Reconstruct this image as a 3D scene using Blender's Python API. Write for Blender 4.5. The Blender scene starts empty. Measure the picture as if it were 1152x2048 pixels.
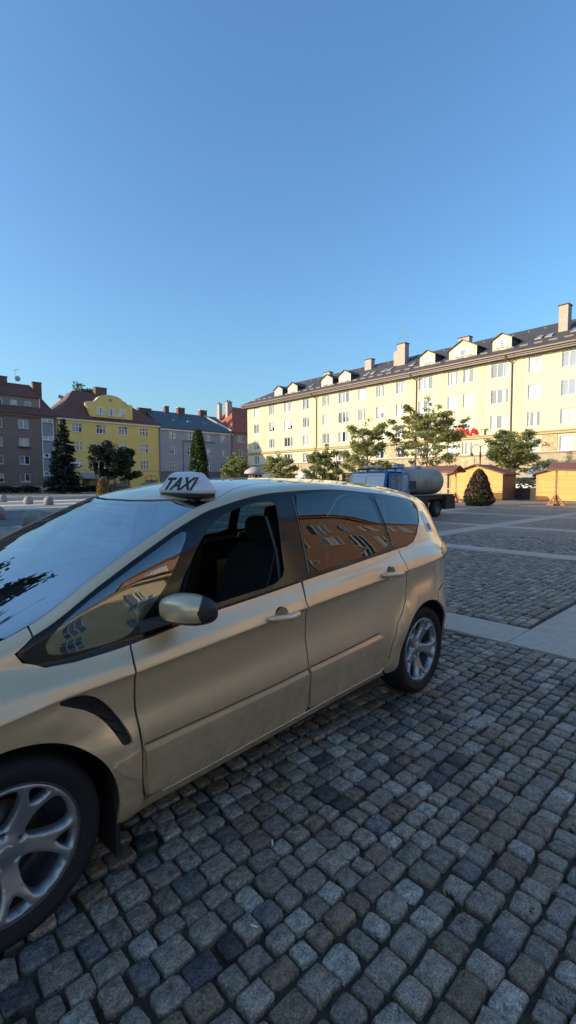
import bpy, bmesh, math, random
import numpy as np
from mathutils import Vector, Matrix, geometry
R = math.radians
SC = bpy.context.scene
COL = SC.collection

# ---------------------------------------------------------------- camera, sky, sun, exposure
cam_d = bpy.data.cameras.new('camera')
cam = bpy.data.objects.new('camera', cam_d); COL.objects.link(cam); SC.camera = cam
cam_d.sensor_fit = 'VERTICAL'; cam_d.sensor_height = 36.0
cam_d.lens = 970.0 / 2048 * 36
cam_d.clip_start = 0.05; cam_d.clip_end = 2000
cam.matrix_world = (Matrix.Translation((0, 0, 1.618)) @ Matrix.Rotation(R(-43.4), 4, 'Z')
                    @ Matrix.Rotation(R(90 - 3.61), 4, 'X') @ Matrix.Rotation(R(-0.16), 4, 'Z'))
SUN_EL, SUN_AZ = 17.0, -60.0        # azimuth clockwise from +Y
world = bpy.data.worlds.new('World'); SC.world = world; world.use_nodes = True
wn = world.node_tree.nodes; sky = wn.new('ShaderNodeTexSky'); sky.sky_type = 'NISHITA'
sky.sun_disc = False; sky.sun_elevation = R(SUN_EL); sky.sun_rotation = R(SUN_AZ)
sky.altitude = 400; sky.air_density = 1.4; sky.dust_density = 2.8; sky.ozone_density = 6.5
tint = wn.new('ShaderNodeVectorMath'); tint.operation = 'MULTIPLY'; tint.inputs[1].default_value = (.98, 1.02, .97)
world.node_tree.links.new(sky.outputs[0], tint.inputs[0]); world.node_tree.links.new(tint.outputs[0], wn['Background'].inputs[0])
wn['Background'].inputs[1].default_value = 0.15
sd = bpy.data.lights.new('sun', 'SUN'); sd.energy = 3.15; sd.angle = R(0.5); sd.color = (1.0, 0.84, 0.62)
so = bpy.data.objects.new('sun', sd); COL.objects.link(so)
sv = Vector((math.sin(R(SUN_AZ)) * math.cos(R(SUN_EL)), math.cos(R(SUN_AZ)) * math.cos(R(SUN_EL)), math.sin(R(SUN_EL))))
so.rotation_euler = sv.to_track_quat('Z', 'Y').to_euler(); so.location = sv * 50
SC.view_settings.view_transform = 'Standard'; SC.view_settings.look = 'None'
SC.view_settings.exposure = 0.95; SC.view_settings.gamma = 1.0

# ---------------------------------------------------------------- materials
MATS = {}
def mat(name, col=(.5, .5, .5), rough=.7, metal=0.0, spec=.5, var=0.0, vscale=3.0, bump=0.0, bscale=40.0, coat=0.0,
        ior=None, isl=0.0, detail=4.0):
    """principled material with noise mottling of the base colour, optional bump and per-island variation"""
    if name in MATS: return MATS[name]
    m = bpy.data.materials.new(name); m.use_nodes = True; MATS[name] = m
    nt = m.node_tree; N = nt.nodes; L = nt.links; b = N['Principled BSDF']
    b.inputs['Base Color'].default_value = (*col, 1); b.inputs['Roughness'].default_value = rough
    b.inputs['Metallic'].default_value = metal; b.inputs['Specular IOR Level'].default_value = spec
    b.inputs['Coat Weight'].default_value = coat; b.inputs['Coat Roughness'].default_value = .03
    if ior: b.inputs['IOR'].default_value = ior
    tc = N.new('ShaderNodeTexCoord')
    cur = None
    if var > 0:
        nz = N.new('ShaderNodeTexNoise'); nz.inputs['Scale'].default_value = vscale; nz.inputs['Detail'].default_value = detail
        L.new(tc.outputs['Object'], nz.inputs['Vector'])
        mr = N.new('ShaderNodeMapRange'); mr.inputs[1].default_value = .3; mr.inputs[2].default_value = .7
        mr.inputs[3].default_value = 1 - var; mr.inputs[4].default_value = 1 + var
        L.new(nz.outputs['Fac'], mr.inputs[0]); cur = mr.outputs[0]
    if isl > 0:
        g = N.new('ShaderNodeNewGeometry'); mr2 = N.new('ShaderNodeMapRange')
        mr2.inputs[3].default_value = 1 - isl; mr2.inputs[4].default_value = 1 + isl
        L.new(g.outputs['Random Per Island'], mr2.inputs[0])
        if cur:
            mu = N.new('ShaderNodeMath'); mu.operation = 'MULTIPLY'; L.new(cur, mu.inputs[0]); L.new(mr2.outputs[0], mu.inputs[1]); cur = mu.outputs[0]
        else: cur = mr2.outputs[0]
    if cur:
        vm = N.new('ShaderNodeVectorMath'); vm.operation = 'SCALE'; vm.inputs[0].default_value = col
        L.new(cur, vm.inputs['Scale']); L.new(vm.outputs[0], b.inputs['Base Color'])
    if bump > 0:
        nb = N.new('ShaderNodeTexNoise'); nb.inputs['Scale'].default_value = bscale; nb.inputs['Detail'].default_value = 5
        L.new(tc.outputs['Object'], nb.inputs['Vector']); bp = N.new('ShaderNodeBump'); bp.inputs['Strength'].default_value = bump
        bp.inputs['Distance'].default_value = .02
        L.new(nb.outputs['Fac'], bp.inputs['Height']); L.new(bp.outputs[0], b.inputs['Normal'])
    return m

def leaf_mat(name, col, col2=None, trans=.35):
    if name in MATS: return MATS[name]
    m = bpy.data.materials.new(name); m.use_nodes = True; MATS[name] = m
    nt = m.node_tree; N = nt.nodes; L = nt.links; b = N['Principled BSDF']
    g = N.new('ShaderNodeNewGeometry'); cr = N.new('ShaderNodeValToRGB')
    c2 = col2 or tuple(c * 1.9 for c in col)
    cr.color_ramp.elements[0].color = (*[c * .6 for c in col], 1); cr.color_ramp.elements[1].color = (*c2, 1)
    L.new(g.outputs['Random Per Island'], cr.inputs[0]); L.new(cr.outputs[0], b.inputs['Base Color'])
    b.inputs['Roughness'].default_value = .6; b.inputs['Specular IOR Level'].default_value = .3
    tr = N.new('ShaderNodeBsdfTranslucent'); L.new(cr.outputs[0], tr.inputs['Color'])
    mx = N.new('ShaderNodeMixShader'); mx.inputs[0].default_value = trans
    L.new(b.outputs[0], mx.inputs[1]); L.new(tr.outputs[0], mx.inputs[2]); L.new(mx.outputs[0], N['Material Output'].inputs['Surface'])
    return m

# ---------------------------------------------------------------- mesh helpers
class MB:
    def __init__(s): s.v = []; s.f = []; s.m = []; s.sm = []
    def add(s, vs, fs, mi=0, smooth=False):
        o = len(s.v); s.v += [tuple(v) for v in vs]
        for f in fs: s.f.append([i + o for i in f]); s.m.append(mi); s.sm.append(smooth)
    def quad(s, a, b, c, d, mi=0): s.add([a, b, c, d], [(0, 1, 2, 3)], mi)
    def box(s, x0, x1, y0, y1, z0, z1, mi=0):
        v = [(x, y, z) for x in (x0, x1) for y in (y0, y1) for z in (z0, z1)]
        s.add(v, [(0, 1, 3, 2), (4, 6, 7, 5), (0, 4, 5, 1), (2, 3, 7, 6), (0, 2, 6, 4), (1, 5, 7, 3)], mi)
    def cbox(s, x0, x1, y0, y1, z0, z1, b=.01, mi=0):
        """box with chamfered edges (8 corners cut)"""
        vs = []; 
        for x, sx in ((x0, 1), (x1, -1)):
            for y, sy in ((y0, 1), (y1, -1)):
                for z, sz in ((z0, 1), (z1, -1)):
                    vs += [(x, y + sy * b, z + sz * b), (x + sx * b, y, z + sz * b), (x + sx * b, y + sy * b, z)]
        bm = bmesh.new(); bv = [bm.verts.new(v) for v in vs]; r = bmesh.ops.convex_hull(bm, input=bv)
        bmesh.ops.dissolve_limit(bm, angle_limit=.01, verts=bm.verts[:], edges=bm.edges[:])
        bm.verts.index_update(); o = [v.co[:] for v in bm.verts]
        s.add(o, [[v.index for v in f.verts] for f in bm.faces], mi); bm.free()
    def tube(s, pts, r, n=8, mi=0, cap=True, smooth=True):
        pts = [Vector(p) for p in pts]; rs = r if isinstance(r, (list, tuple)) else [r] * len(pts)
        rings = []; up = None
        for i, p in enumerate(pts):
            t = (pts[min(i + 1, len(pts) - 1)] - pts[max(i - 1, 0)])
            t = t.normalized() if t.length > 1e-9 else Vector((0, 0, 1))
            if up is None: up = Vector((1, 0, 0)) if abs(t.x) < .9 else Vector((0, 1, 0))
            a = (up - t * up.dot(t)).normalized(); up = a; b = t.cross(a)
            rings.append([p + (a * math.cos(2 * math.pi * k / n) + b * math.sin(2 * math.pi * k / n)) * rs[i] for k in range(n)])
        vs = [v for rg in rings for v in rg]; fs = []
        for i in range(len(pts) - 1):
            for k in range(n): fs.append((i * n + k, i * n + (k + 1) % n, (i + 1) * n + (k + 1) % n, (i + 1) * n + k))
        s.add(vs, fs, mi, smooth)
        if cap:
            s.add(rings[0], [tuple(reversed(range(n)))], mi); s.add(rings[-1], [tuple(range(n))], mi)
    def lathe(s, prof, n=32, mi=0, axis='Z', c=(0, 0, 0), smooth=True, close=False):
        """prof: list of (radius, height) turned round the axis"""
        vs = []
        for (r, h) in prof:
            for k in range(n):
                a = 2 * math.pi * k / n; u, w = r * math.cos(a), r * math.sin(a)
                p = (u, w, h) if axis == 'Z' else ((u, h, -w) if axis == 'Y' else (h, u, w))
                vs.append((p[0] + c[0], p[1] + c[1], p[2] + c[2]))
        fs = []
        for i in range(len(prof) - 1):
            for k in range(n): fs.append((i * n + k, i * n + (k + 1) % n, (i + 1) * n + (k + 1) % n, (i + 1) * n + k))
        s.add(vs, fs, mi, smooth)
    def prism(s, poly, y0, y1, mi=0, plane='XZ'):
        n = len(poly)
        f = (lambda p, t: (p[0], t, p[1])) if plane == 'XZ' else ((lambda p, t: (p[0], p[1], t)) if plane == 'XY' else (lambda p, t: (t, p[0], p[1])))
        vs = [f(p, y0) for p in poly] + [f(p, y1) for p in poly]
        s.add(vs, [tuple(range(n)), tuple(reversed(range(n, 2 * n)))] + [(i, i + n, (i + 1) % n + n, (i + 1) % n) for i in range(n)], mi)
    def build(s, name, mats, parent=None, fixn=True, loc=None):
        me = bpy.data.meshes.new(name); me.from_pydata(s.v, [], s.f); me.validate()
        if not isinstance(mats, (list, tuple)): mats = [mats]
        for m in mats: me.materials.append(m)
        if len(me.polygons) == len(s.m):
            me.polygons.foreach_set('material_index', s.m); me.polygons.foreach_set('use_smooth', s.sm)
        if fixn:
            bm = bmesh.new(); bm.from_mesh(me); bmesh.ops.recalc_face_normals(bm, faces=bm.faces); bm.to_mesh(me); bm.free()
        me.update()
        o = bpy.data.objects.new(name, me); COL.objects.link(o)
        if parent: o.parent = parent
        if loc: o.location = loc
        return o

def np_mesh(name, V, F, m, parent=None, smooth=False, cols=None):
    """V (n,3), F (m,k) numpy -> object"""
    me = bpy.data.meshes.new(name); k = F.shape[1]
    me.vertices.add(len(V)); me.vertices.foreach_set('co', np.asarray(V, np.float32).ravel())
    me.loops.add(F.size); me.loops.foreach_set('vertex_index', F.astype(np.int32).ravel())
    me.polygons.add(len(F)); me.polygons.foreach_set('loop_start', np.arange(0, F.size, k, dtype=np.int32))
    me.polygons.foreach_set('loop_total', np.full(len(F), k, dtype=np.int32))
    me.polygons.foreach_set('use_smooth', np.full(len(F), smooth))
    if cols is not None:
        ca = me.color_attributes.new('stone', 'FLOAT_COLOR', 'POINT')
        ca.data.foreach_set('color', np.concatenate([cols, np.ones((len(cols), 1))], 1).astype(np.float32).ravel())
    me.materials.append(m); me.update(calc_edges=True)
    o = bpy.data.objects.new(name, me); COL.objects.link(o)
    if parent: o.parent = parent
    return o

def empty(name, label=None, cat=None, loc=(0, 0, 0), rz=0, group=None):
    o = bpy.data.objects.new(name, None); COL.objects.link(o); o.location = loc; o.rotation_euler = (0, 0, rz)
    o.empty_display_size = .1
    return tag(o, label, cat, group)
def tag(o, label=None, cat=None, group=None, kind=None):
    if label: o['label'] = label
    if cat: o['category'] = cat
    if group: o['group'] = group
    if kind: o['kind'] = kind
    return o
def dup(root, loc, rz=0, label=None, group=None):
    r = root.copy(); COL.objects.link(r); r.location = loc; r.rotation_euler = (0, 0, rz)
    if label: r['label'] = label
    if group: r['group'] = group
    for ch in list(root.children):
        c = ch.copy(); COL.objects.link(c); c.parent = r
        for g in ch.children:
            d = g.copy(); COL.objects.link(d); d.parent = c
    return r
# ================================================================ THE GROUND
rng = np.random.default_rng(7)
VA = R(46.6)                                   # direction of view in the XY plane
STRX = [(4.85, 5.48), (10.95, 11.56), (17.0, 17.62), (23.15, 23.72), (29.3, 29.9)]   # granite strips along Y
STRY = [(-4.6, -4.0), (1.36, 1.96), (7.28, 7.9), (13.2, 13.8), (19.1, 19.7)]         # granite strips along X
def cobble_mat():
    m = bpy.data.materials.new('granite_setts'); m.use_nodes = True; N = m.node_tree.nodes; L = m.node_tree.links; b = N['Principled BSDF']
    at = N.new('ShaderNodeAttribute'); at.attribute_name = 'stone'
    tc = N.new('ShaderNodeTexCoord'); nz = N.new('ShaderNodeTexNoise'); nz.inputs['Scale'].default_value = 30; nz.inputs['Detail'].default_value = 8
    nz.inputs['Roughness'].default_value = .7
    L.new(tc.outputs['Object'], nz.inputs['Vector'])
    mr = N.new('ShaderNodeMapRange'); mr.inputs[1].default_value = .3; mr.inputs[2].default_value = .72; mr.inputs[3].default_value = .42; mr.inputs[4].default_value = 1.55
    L.new(nz.outputs['Fac'], mr.inputs[0])
    n3 = N.new('ShaderNodeTexNoise'); n3.inputs['Scale'].default_value = 150; n3.inputs['Detail'].default_value = 3; L.new(tc.outputs['Object'], n3.inputs['Vector'])
    m3 = N.new('ShaderNodeMapRange'); m3.inputs[1].default_value = .32; m3.inputs[2].default_value = .68; m3.inputs[3].default_value = .42; m3.inputs[4].default_value = 1.3; L.new(n3.outputs['Fac'], m3.inputs[0])
    mm = N.new('ShaderNodeMath'); mm.operation = 'MULTIPLY'; L.new(mr.outputs[0], mm.inputs[0]); L.new(m3.outputs[0], mm.inputs[1])
    vm = N.new('ShaderNodeVectorMath'); vm.operation = 'SCALE'; L.new(at.outputs['Color'], vm.inputs[0]); L.new(mm.outputs[0], vm.inputs['Scale'])
    L.new(vm.outputs[0], b.inputs['Base Color']); b.inputs['Roughness'].default_value = .62
    n2 = N.new('ShaderNodeTexNoise'); n2.inputs['Scale'].default_value = 34; n2.inputs['Detail'].default_value = 8
    L.new(tc.outputs['Object'], n2.inputs['Vector'])
    bp = N.new('ShaderNodeBump'); bp.inputs['Strength'].default_value = 1.0; bp.inputs['Distance'].default_value = .014
    L.new(n2.outputs['Fac'], bp.inputs['Height']); L.new(bp.outputs[0], b.inputs['Normal'])
    return m
def far_cobble_mat():
    m = bpy.data.materials.new('setts_far'); m.use_nodes = True; N = m.node_tree.nodes; L = m.node_tree.links; b = N['Principled BSDF']
    tc = N.new('ShaderNodeTexCoord'); nz = N.new('ShaderNodeTexNoise'); nz.inputs['Scale'].default_value = 5; nz.inputs['Detail'].default_value = 3
    L.new(tc.outputs['Object'], nz.inputs['Vector'])
    mx = N.new('ShaderNodeMixRGB'); mx.blend_type = 'ADD'; mx.inputs[0].default_value = .06
    L.new(tc.outputs['Object'], mx.inputs[1]); L.new(nz.outputs['Color'], mx.inputs[2])
    br = N.new('ShaderNodeTexBrick'); br.offset = .5; br.inputs['Scale'].default_value = 1
    br.inputs['Brick Width'].default_value = .11; br.inputs['Row Height'].default_value = .107; br.inputs['Mortar Size'].default_value = .011
    br.inputs['Mortar Smooth'].default_value = .5; br.inputs['Bias'].default_value = 0
    br.inputs['Color1'].default_value = (.215, .18, .14, 1); br.inputs['Color2'].default_value = (.39, .33, .26, 1); br.inputs['Mortar'].default_value = (.055, .05, .042, 1)
    L.new(mx.outputs[0], br.inputs['Vector'])
    n2 = N.new('ShaderNodeTexNoise'); n2.inputs['Scale'].default_value = .5; n2.inputs['Detail'].default_value = 5; L.new(tc.outputs['Object'], n2.inputs['Vector'])
    mr = N.new('ShaderNodeMapRange'); mr.inputs[1].default_value = .3; mr.inputs[2].default_value = .7; mr.inputs[3].default_value = .8; mr.inputs[4].default_value = 1.2
    L.new(n2.outputs['Fac'], mr.inputs[0])
    vm = N.new('ShaderNodeVectorMath'); vm.operation = 'SCALE'; L.new(br.outputs['Color'], vm.inputs[0]); L.new(mr.outputs[0], vm.inputs['Scale'])
    L.new(vm.outputs[0], b.inputs['Base Color']); b.inputs['Roughness'].default_value = .7
    bp = N.new('ShaderNodeBump'); bp.inputs['Strength'].default_value = .9; bp.inputs['Distance'].default_value = .012; bp.invert = True
    L.new(br.outputs['Fac'], bp.inputs['Height']); L.new(bp.outputs[0], b.inputs['Normal'])
    return m
RN = 15.5; WA = R(60)
def in_near(x, y):
    a = (math.atan2(y, x) - VA + math.pi) % (2 * math.pi) - math.pi
    return math.hypot(x, y) < RN and abs(a) < WA
# far sheet (polar), leaving out the wedge of modelled stones
b = MB(); NS = 96
def pol(r, a): return (r * math.cos(a), r * math.sin(a), 0)
angs = [VA + WA + (2 * math.pi - 2 * WA) * i / 60 for i in range(61)]
for i in range(60): b.add([(0, 0, 0), pol(RN, angs[i]), pol(RN, angs[i + 1])], [(0, 1, 2)])
angs2 = [VA - WA + 2 * WA * i / 30 for i in range(31)] + angs[1:]
radii = [RN, 40, 90, 250, 900]
for j in range(4):
    for i in range(len(angs2) - 1):
        b.quad(pol(radii[j], angs2[i]), pol(radii[j + 1], angs2[i]), pol(radii[j + 1], angs2[i + 1]), pol(radii[j], angs2[i + 1]))
tag(b.build('ground', far_cobble_mat()), kind='structure')
b = MB()
for i in range(30): b.add([(0, 0, -.022)] + [(p[0], p[1], -.022) for p in (pol(RN + .1, angs2[i]), pol(RN + .1, angs2[i + 1]))], [(0, 1, 2)])
tag(b.build('joint_soil', mat('joint_soil', (.075, .06, .04), .95, var=.4, vscale=12, bump=.8, bscale=120)), kind='structure')

# modelled setts: courses run along X
def stones():
    V = []; F = []; C = []; ang = []
    base = 0
    y = -9.0
    row = 0
    T = np.linspace(0, 2 * np.pi, 12, endpoint=False) + np.pi / 12
    ct, st = np.cos(T), np.sin(T)
    while y < 15.6:
        w = rng.uniform(.094, .120)
        for (a, c) in STRY:                       # strips begin beyond the first cell
            pass
        x = -8.0 + rng.uniform(0, .1)
        while x < 15.6:
            l = rng.uniform(.080, .140)
            cx, cy = x + l / 2, y + w / 2
            skip = not in_near(cx, cy)
            for (a, c) in STRX[:2]:
                if cx + l / 2 > a - .004 and cx - l / 2 < c + .004: 
                    skip = True
            if cx > 4.85:
                for (a, c) in STRY:
                    if cy + w / 2 > a - .0 and cy - w / 2 < c + .0: skip = True
            if not skip:
                d = math.hypot(cx, cy)
                g = .0078
                hx, hy = l / 2 - g * rng.uniform(.5, 1.3), w / 2 - g * rng.uniform(.5, 1.3)
                # rounded-rectangle outline, jittered
                ex = 6.5 + rng.uniform(-2.4, 4)
                px = np.sign(ct) * np.abs(ct) ** (2 / ex); py = np.sign(st) * np.abs(st) ** (2 / ex)
                k = 1 + rng.normal(0, .045, 12)
                ox = cx + rng.normal(0, .004); oy = cy + .004 * math.sin(x * 1.7 + row) + rng.normal(0, .004)
                rot = rng.normal(0, .035); cr, sr = math.cos(rot), math.sin(rot)
                X = px * hx * k; Y = py * hy * k; X, Y = X * cr - Y * sr, X * sr + Y * cr
                h = rng.normal(0, .003); tx, ty = rng.normal(0, .03, 2)
                zt = lambda X, Y, z: z + h + tx * X + ty * Y
                rings = [(1.03, -.03), (1.0, -.010), (.955, -.0018), (.82, .0012)] if d < 9 else [(1.02, -.025), (.98, -.004), (.78, .003)]
                for (sc, z) in rings:
                    jj = rng.normal(0, .0008, 12) if d < 9 else 0
                    V.append(np.stack([ox + X * sc, oy + Y * sc, zt(X * sc, Y * sc, z) + jj], 1))
                V.append(np.array([[ox, oy, zt(0, 0, .0025)]]))
                nr = len(rings)
                for r_ in range(nr - 1):
                    for q in range(12):
                        F.append((base + r_ * 12 + q, base + r_ * 12 + (q + 1) % 12, base + (r_ + 1) * 12 + (q + 1) % 12, base + (r_ + 1) * 12 + q))
                t0 = base + (nr - 1) * 12; c0 = base + nr * 12
                for q in range(0, 12, 2): F.append((t0 + q, t0 + (q + 1) % 12, t0 + (q + 2) % 12, c0))
                t = rng.random(); 
                if t < .11: col = np.array([.175, .165, .155]) * rng.uniform(.75, 1.25)      # bluish
                elif t < .27: col = np.array([.26, .19, .13]) * rng.uniform(.7, 1.15)     # brownish
                elif t < .37: col = np.array([.40, .35, .29]) * rng.uniform(.9, 1.15)     # light
                elif t < .41: col = np.array([.085, .08, .08]) * rng.uniform(.7, 1.2)     # dark
                else: col = np.array([.29, .238, .188]) * rng.uniform(.7, 1.25)
                nv = nr * 12 + 1; C.append(np.tile(col, (nv, 1))); base += nv
            x += l
        y += w; row += 1
    return np.concatenate(V), np.array(F), np.concatenate(C)
V_, F_, C_ = stones()
tag(np_mesh('cobblestones', V_, F_, cobble_mat(), smooth=True, cols=C_), kind='structure')

# granite strips of slabs
slab_m = mat('granite_slab', (.39, .34, .285), .6, var=.12, vscale=9, bump=.15, bscale=200, isl=.06, detail=8)
b = MB()
def slab_run(x0, x1, y0, y1, z, step, along):
    a0, a1 = (x0, x1) if along == 'X' else (y0, y1)
    t = a0
    while t < a1 - .02:
        e = min(t + step, a1)
        if along == 'X': b.cbox(t + .003, e - .003, y0, y1, z - .05, z, .004)
        else: b.cbox(x0, x1, t + .003, e - .003, z - .05, z, .004)
        t = e
for i, (a, c) in enumerate(STRX): slab_run(a, c, -14.04 if i < 3 else -20, 44, .0045, 1.0, 'Y')
for (a, c) in STRY:
    xs = [4.85] + [v for s_ in STRX for v in s_] + [36]
    prev = 5.48
    for i in range(len(STRX)):
        x1 = STRX[i + 1][0] if i + 1 < len(STRX) else 33.0
        slab_run(STRX[i][1], x1, a, c, .004, 1.05, 'X')
tag(b.build('paving_strips', slab_m), kind='structure')
# roads and pavements of the far sides
asph = mat('asphalt', (.085, .09, .10), .75, var=.15, vscale=2, bump=.3, bscale=150)
pave = mat('pavement', (.20, .19, .18), .75, var=.12, vscale=1.5, bump=.1, bscale=60)
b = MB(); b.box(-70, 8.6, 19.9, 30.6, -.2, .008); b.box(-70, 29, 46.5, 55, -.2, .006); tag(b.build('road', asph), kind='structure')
b = MB(); b.box(-70, 13.0, 30.6, 31.3, -.2, .10); b.box(-70, 60, 55, 55.5, -.2, .1); tag(b.build('kerb', mat('kerb_granite_sunlit', (.7, .68, .64), .6, var=.1)), kind='structure')  # granite kerb, its colour made paler in place of sun on it
b = MB(); b.box(-70, 14.0, 36.4, 38.6, -.2, .018); b.box(-70, 18, 42.8, 45.8, -.2, .018); tag(b.build('sunlight_bands', mat('painted_sunlight', (.55, .52, .47), .7, var=.1)), kind='structure')  # pale sheets standing in for strips of sunlight across the pavement
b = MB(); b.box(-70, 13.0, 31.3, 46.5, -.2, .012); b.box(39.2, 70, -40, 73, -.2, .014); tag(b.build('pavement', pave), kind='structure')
# grass and moss between the setts
def tufts():
    V = []; F = []; n = 0
    for _ in range(260):
        r = 1.2 + 7.5 * rng.random() ** 1.3; a = VA + rng.uniform(-.62, .62); cx, cy = r * math.cos(a), r * math.sin(a)
        if 4.8 < cx < 5.5: continue
        for _k in range(rng.integers(6, 22)):
            x = cx + rng.normal(0, .018); y = cy + rng.normal(0, .018); an = rng.uniform(0, 6.28); h = rng.uniform(.008, .022); le = rng.uniform(-.02, .02)
            dx, dy = math.cos(an) * .0011, math.sin(an) * .0011
            V += [(x - dx, y - dy, -.02), (x + dx, y + dy, -.02), (x + dx + le * .5, y + dy, h * .6 - .012), (x + le * 1.2, y + le, h - .012)]
            F.append((n, n + 1, n + 2, n + 3)); n += 4
    return np.array(V), np.array(F)
tv, tf = tufts()
tag(np_mesh('joint_grass', tv, tf, leaf_mat('moss_green', (.03, .05, .015))), kind='stuff')
b = MB()
b2 = MB(); b2.tube([(0, 0, 0), (.026, 0, 0)], .0038, 8); b2.tube([(.026, 0, 0), (.034, .001, .0)], .0036, 8, mi=1)
for i, (px, py, rz) in enumerate([(1.36, 1.544, .9), (1.057, 1.283, 2.1)]):
    o = b2.build('cigarette_butt', [mat('butt_paper', (.75, .74, .7), .8), mat('butt_filter', (.55, .33, .14), .8)])
    o.location = (px, py, .0075); o.rotation_euler = (0, 0, rz)
    tag(o, ['white cigarette end on the cobbles below the front door', 'white cigarette end on the cobbles near the bottom of the view'][i], 'cigarette butt')
# ================================================================ BUILDINGS
rb = random.Random(5)
M_frame = mat('window_white', (.78, .78, .76), .45)
M_dark = mat('pane_dark', (.03, .04, .055), .03, spec=.9)
M_curt = mat('pane_curtain', (.42, .43, .43), .12, spec=.6, var=.12, vscale=6)
M_grey = mat('pane_grey', (.18, .21, .26), .05, spec=.8)
M_blind = mat('pane_blind', (.60, .59, .56), .5)
M_sill = mat('sill_metal', (.35, .32, .28), .5)
PANES = [M_dark, M_curt, M_grey, M_blind]
_wc = {}
def window_mesh(w, h, kind):
    """returns (frame mesh object data, [pane meshes variants])"""
    key = (round(w, 2), round(h, 2), kind)
    if key in _wc: return _wc[key]
    b = MB(); f = .07; n = {'two': 2, 'three': 3, 'one': 1, 'cross': 3, 'six': 2, 'bars': 3}[kind]
    b.box(0, w, 0, .06, 0, f); b.box(0, w, 0, .06, h - f, h); b.box(0, f, 0, .06, f, h - f); b.box(w - f, w, 0, .06, f, h - f)
    cells = []
    tz = h * .62 if kind in ('cross', 'six') else None
    if tz: b.box(f, w - f, -.01, .05, tz - .04, tz + .04)
    for i in range(1, n):
        x = w * i / n; 
        for (a, c) in ([(f, tz - .04), (tz + .04, h - f)] if tz else [(f, h - f)]): b.box(x - .05, x + .05, -.012, .048, a, c)
    if kind == 'bars':
        for k in (1, 2): b.box(f, w - f, .0, .045, h * k / 3 - .02, h * k / 3 + .02)
    b.box(-.04, w + .04, -.2, .03, -.04, -.002)          # sill
    fr = b.build('window', [M_frame]); fme = fr.data; bpy.data.objects.remove(fr)
    vs = []
    for var in range(7):
        b = MB(); r2 = random.Random(var * 31 + n)
        base = [0, 1, 2, 2, 3, 1, 0][var]
        for i in range(n):
            x0, x1 = w * i / n + .05, w * (i + 1) / n - .05
            mi = base if r2.random() < .72 else r2.choice([0, 1, 2])
            split = r2.random() < .35
            if mi in (1, 3) and split:
                zc = f + (h - 2 * f) * r2.uniform(.15, .5)
                b.quad((x0, .052, f), (x1, .052, f), (x1, .052, zc), (x0, .052, zc), 0); b.quad((x0, .052, zc), (x1, .052, zc), (x1, .052, h - f), (x0, .052, h - f), mi)
            elif mi == 0 and split:
                xc = x0 + (x1 - x0) * .4
                b.quad((x0, .052, f), (xc, .052, f), (xc, .052, h - f), (x0, .052, h - f), 1); b.quad((xc, .052, f), (x1, .052, f), (x1, .052, h - f), (xc, .052, h - f), 0)
            else: b.quad((x0, .052, f), (x1, .052, f), (x1, .052, h - f), (x0, .052, h - f), mi)
        o = b.build('window_pane', PANES, fixn=False); vs.append(o.data); bpy.data.objects.remove(o)
    _wc[key] = (fme, vs); return _wc[key]
def add_window(parent, x, y, z, w, h, kind, var=None):
    fme, vs = window_mesh(w, h, kind)
    o = bpy.data.objects.new('window', fme); COL.objects.link(o); o.parent = parent; o.location = (x, y, z)
    p = bpy.data.objects.new('window_pane', vs[rb.randrange(7) if var is None else var]); COL.objects.link(p); p.parent = o
    return o
def wall_grid(b, x0, x1, z0, z1, ops, y=0.0, dep=.17, mi=0, arches=()):
    xs = sorted(set([x0, x1] + [v for o in ops for v in (o[0], o[1])])); zs = sorted(set([z0, z1] + [v for o in ops for v in (o[2], o[3])]))
    for i in range(len(xs) - 1):
        for j in range(len(zs) - 1):
            cx, cz = (xs[i] + xs[i + 1]) / 2, (zs[j] + zs[j + 1]) / 2
            if any(o[0] < cx < o[1] and o[2] < cz < o[3] for o in ops): continue
            b.quad((xs[i], y, zs[j]), (xs[i + 1], y, zs[j]), (xs[i + 1], y, zs[j + 1]), (xs[i], y, zs[j + 1]), mi)
    for (a, c, e, g) in [o[:4] for o in ops]:
        b.quad((a, y, e), (a, y, g), (a, y + dep, g), (a, y + dep, e), mi); b.quad((c, y, e), (c, y + dep, e), (c, y + dep, g), (c, y, g), mi)
        b.quad((a, y, g), (c, y, g), (c, y + dep, g), (a, y + dep, g), mi); b.quad((a, y, e), (a, y + dep, e), (c, y + dep, e), (c, y, e), mi)
def hip_roof(b, x0, x1, y0, y1, ze, zr, hl, hr, mi=0, t=.18):
    """ridge along x at the middle; hl/hr: horizontal inset of the ridge ends (0 = gable)"""
    ym = (y0 + y1) / 2; A = [(x0, y0, ze), (x1, y0, ze), (x1, y1, ze), (x0, y1, ze)]; r0 = (x0 + hl, ym, zr); r1 = (x1 - hr, ym, zr)
    b.add(A + [r0, r1], [(0, 1, 5, 4), (1, 2, 5), (2, 3, 4, 5), (3, 0, 4)], mi)
    b.add([(x, y, z - t) for (x, y, z) in A] + A, [(3, 2, 1, 0), (0, 1, 5, 4), (1, 2, 6, 5), (2, 3, 7, 6), (3, 0, 4, 7)], mi)
def chimney(parent, x, y, z0, z1, w, d, m, mc, pots=2):
    b = MB(); b.box(x, x + w, y, y + d, z0, z1)
    o = b.build('chimney', m, parent)
    b = MB(); b.box(x - .08, x + w + .08, y - .08, y + d + .08, z1 + .003, z1 + .12)
    for i in range(pots): b.lathe([(.001, z1 + .5), (.12, z1 + .5), (.14, z1 + .12)], 10, c=(x + w * (i + .5) / pots, y + d / 2, 0))
    b.build('chimney_cap', mc, o); return o
def tube_part(name, pts, r, m, parent, n=8):
    b = MB(); b.tube(pts, r, n); return b.build(name, m, parent)

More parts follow.
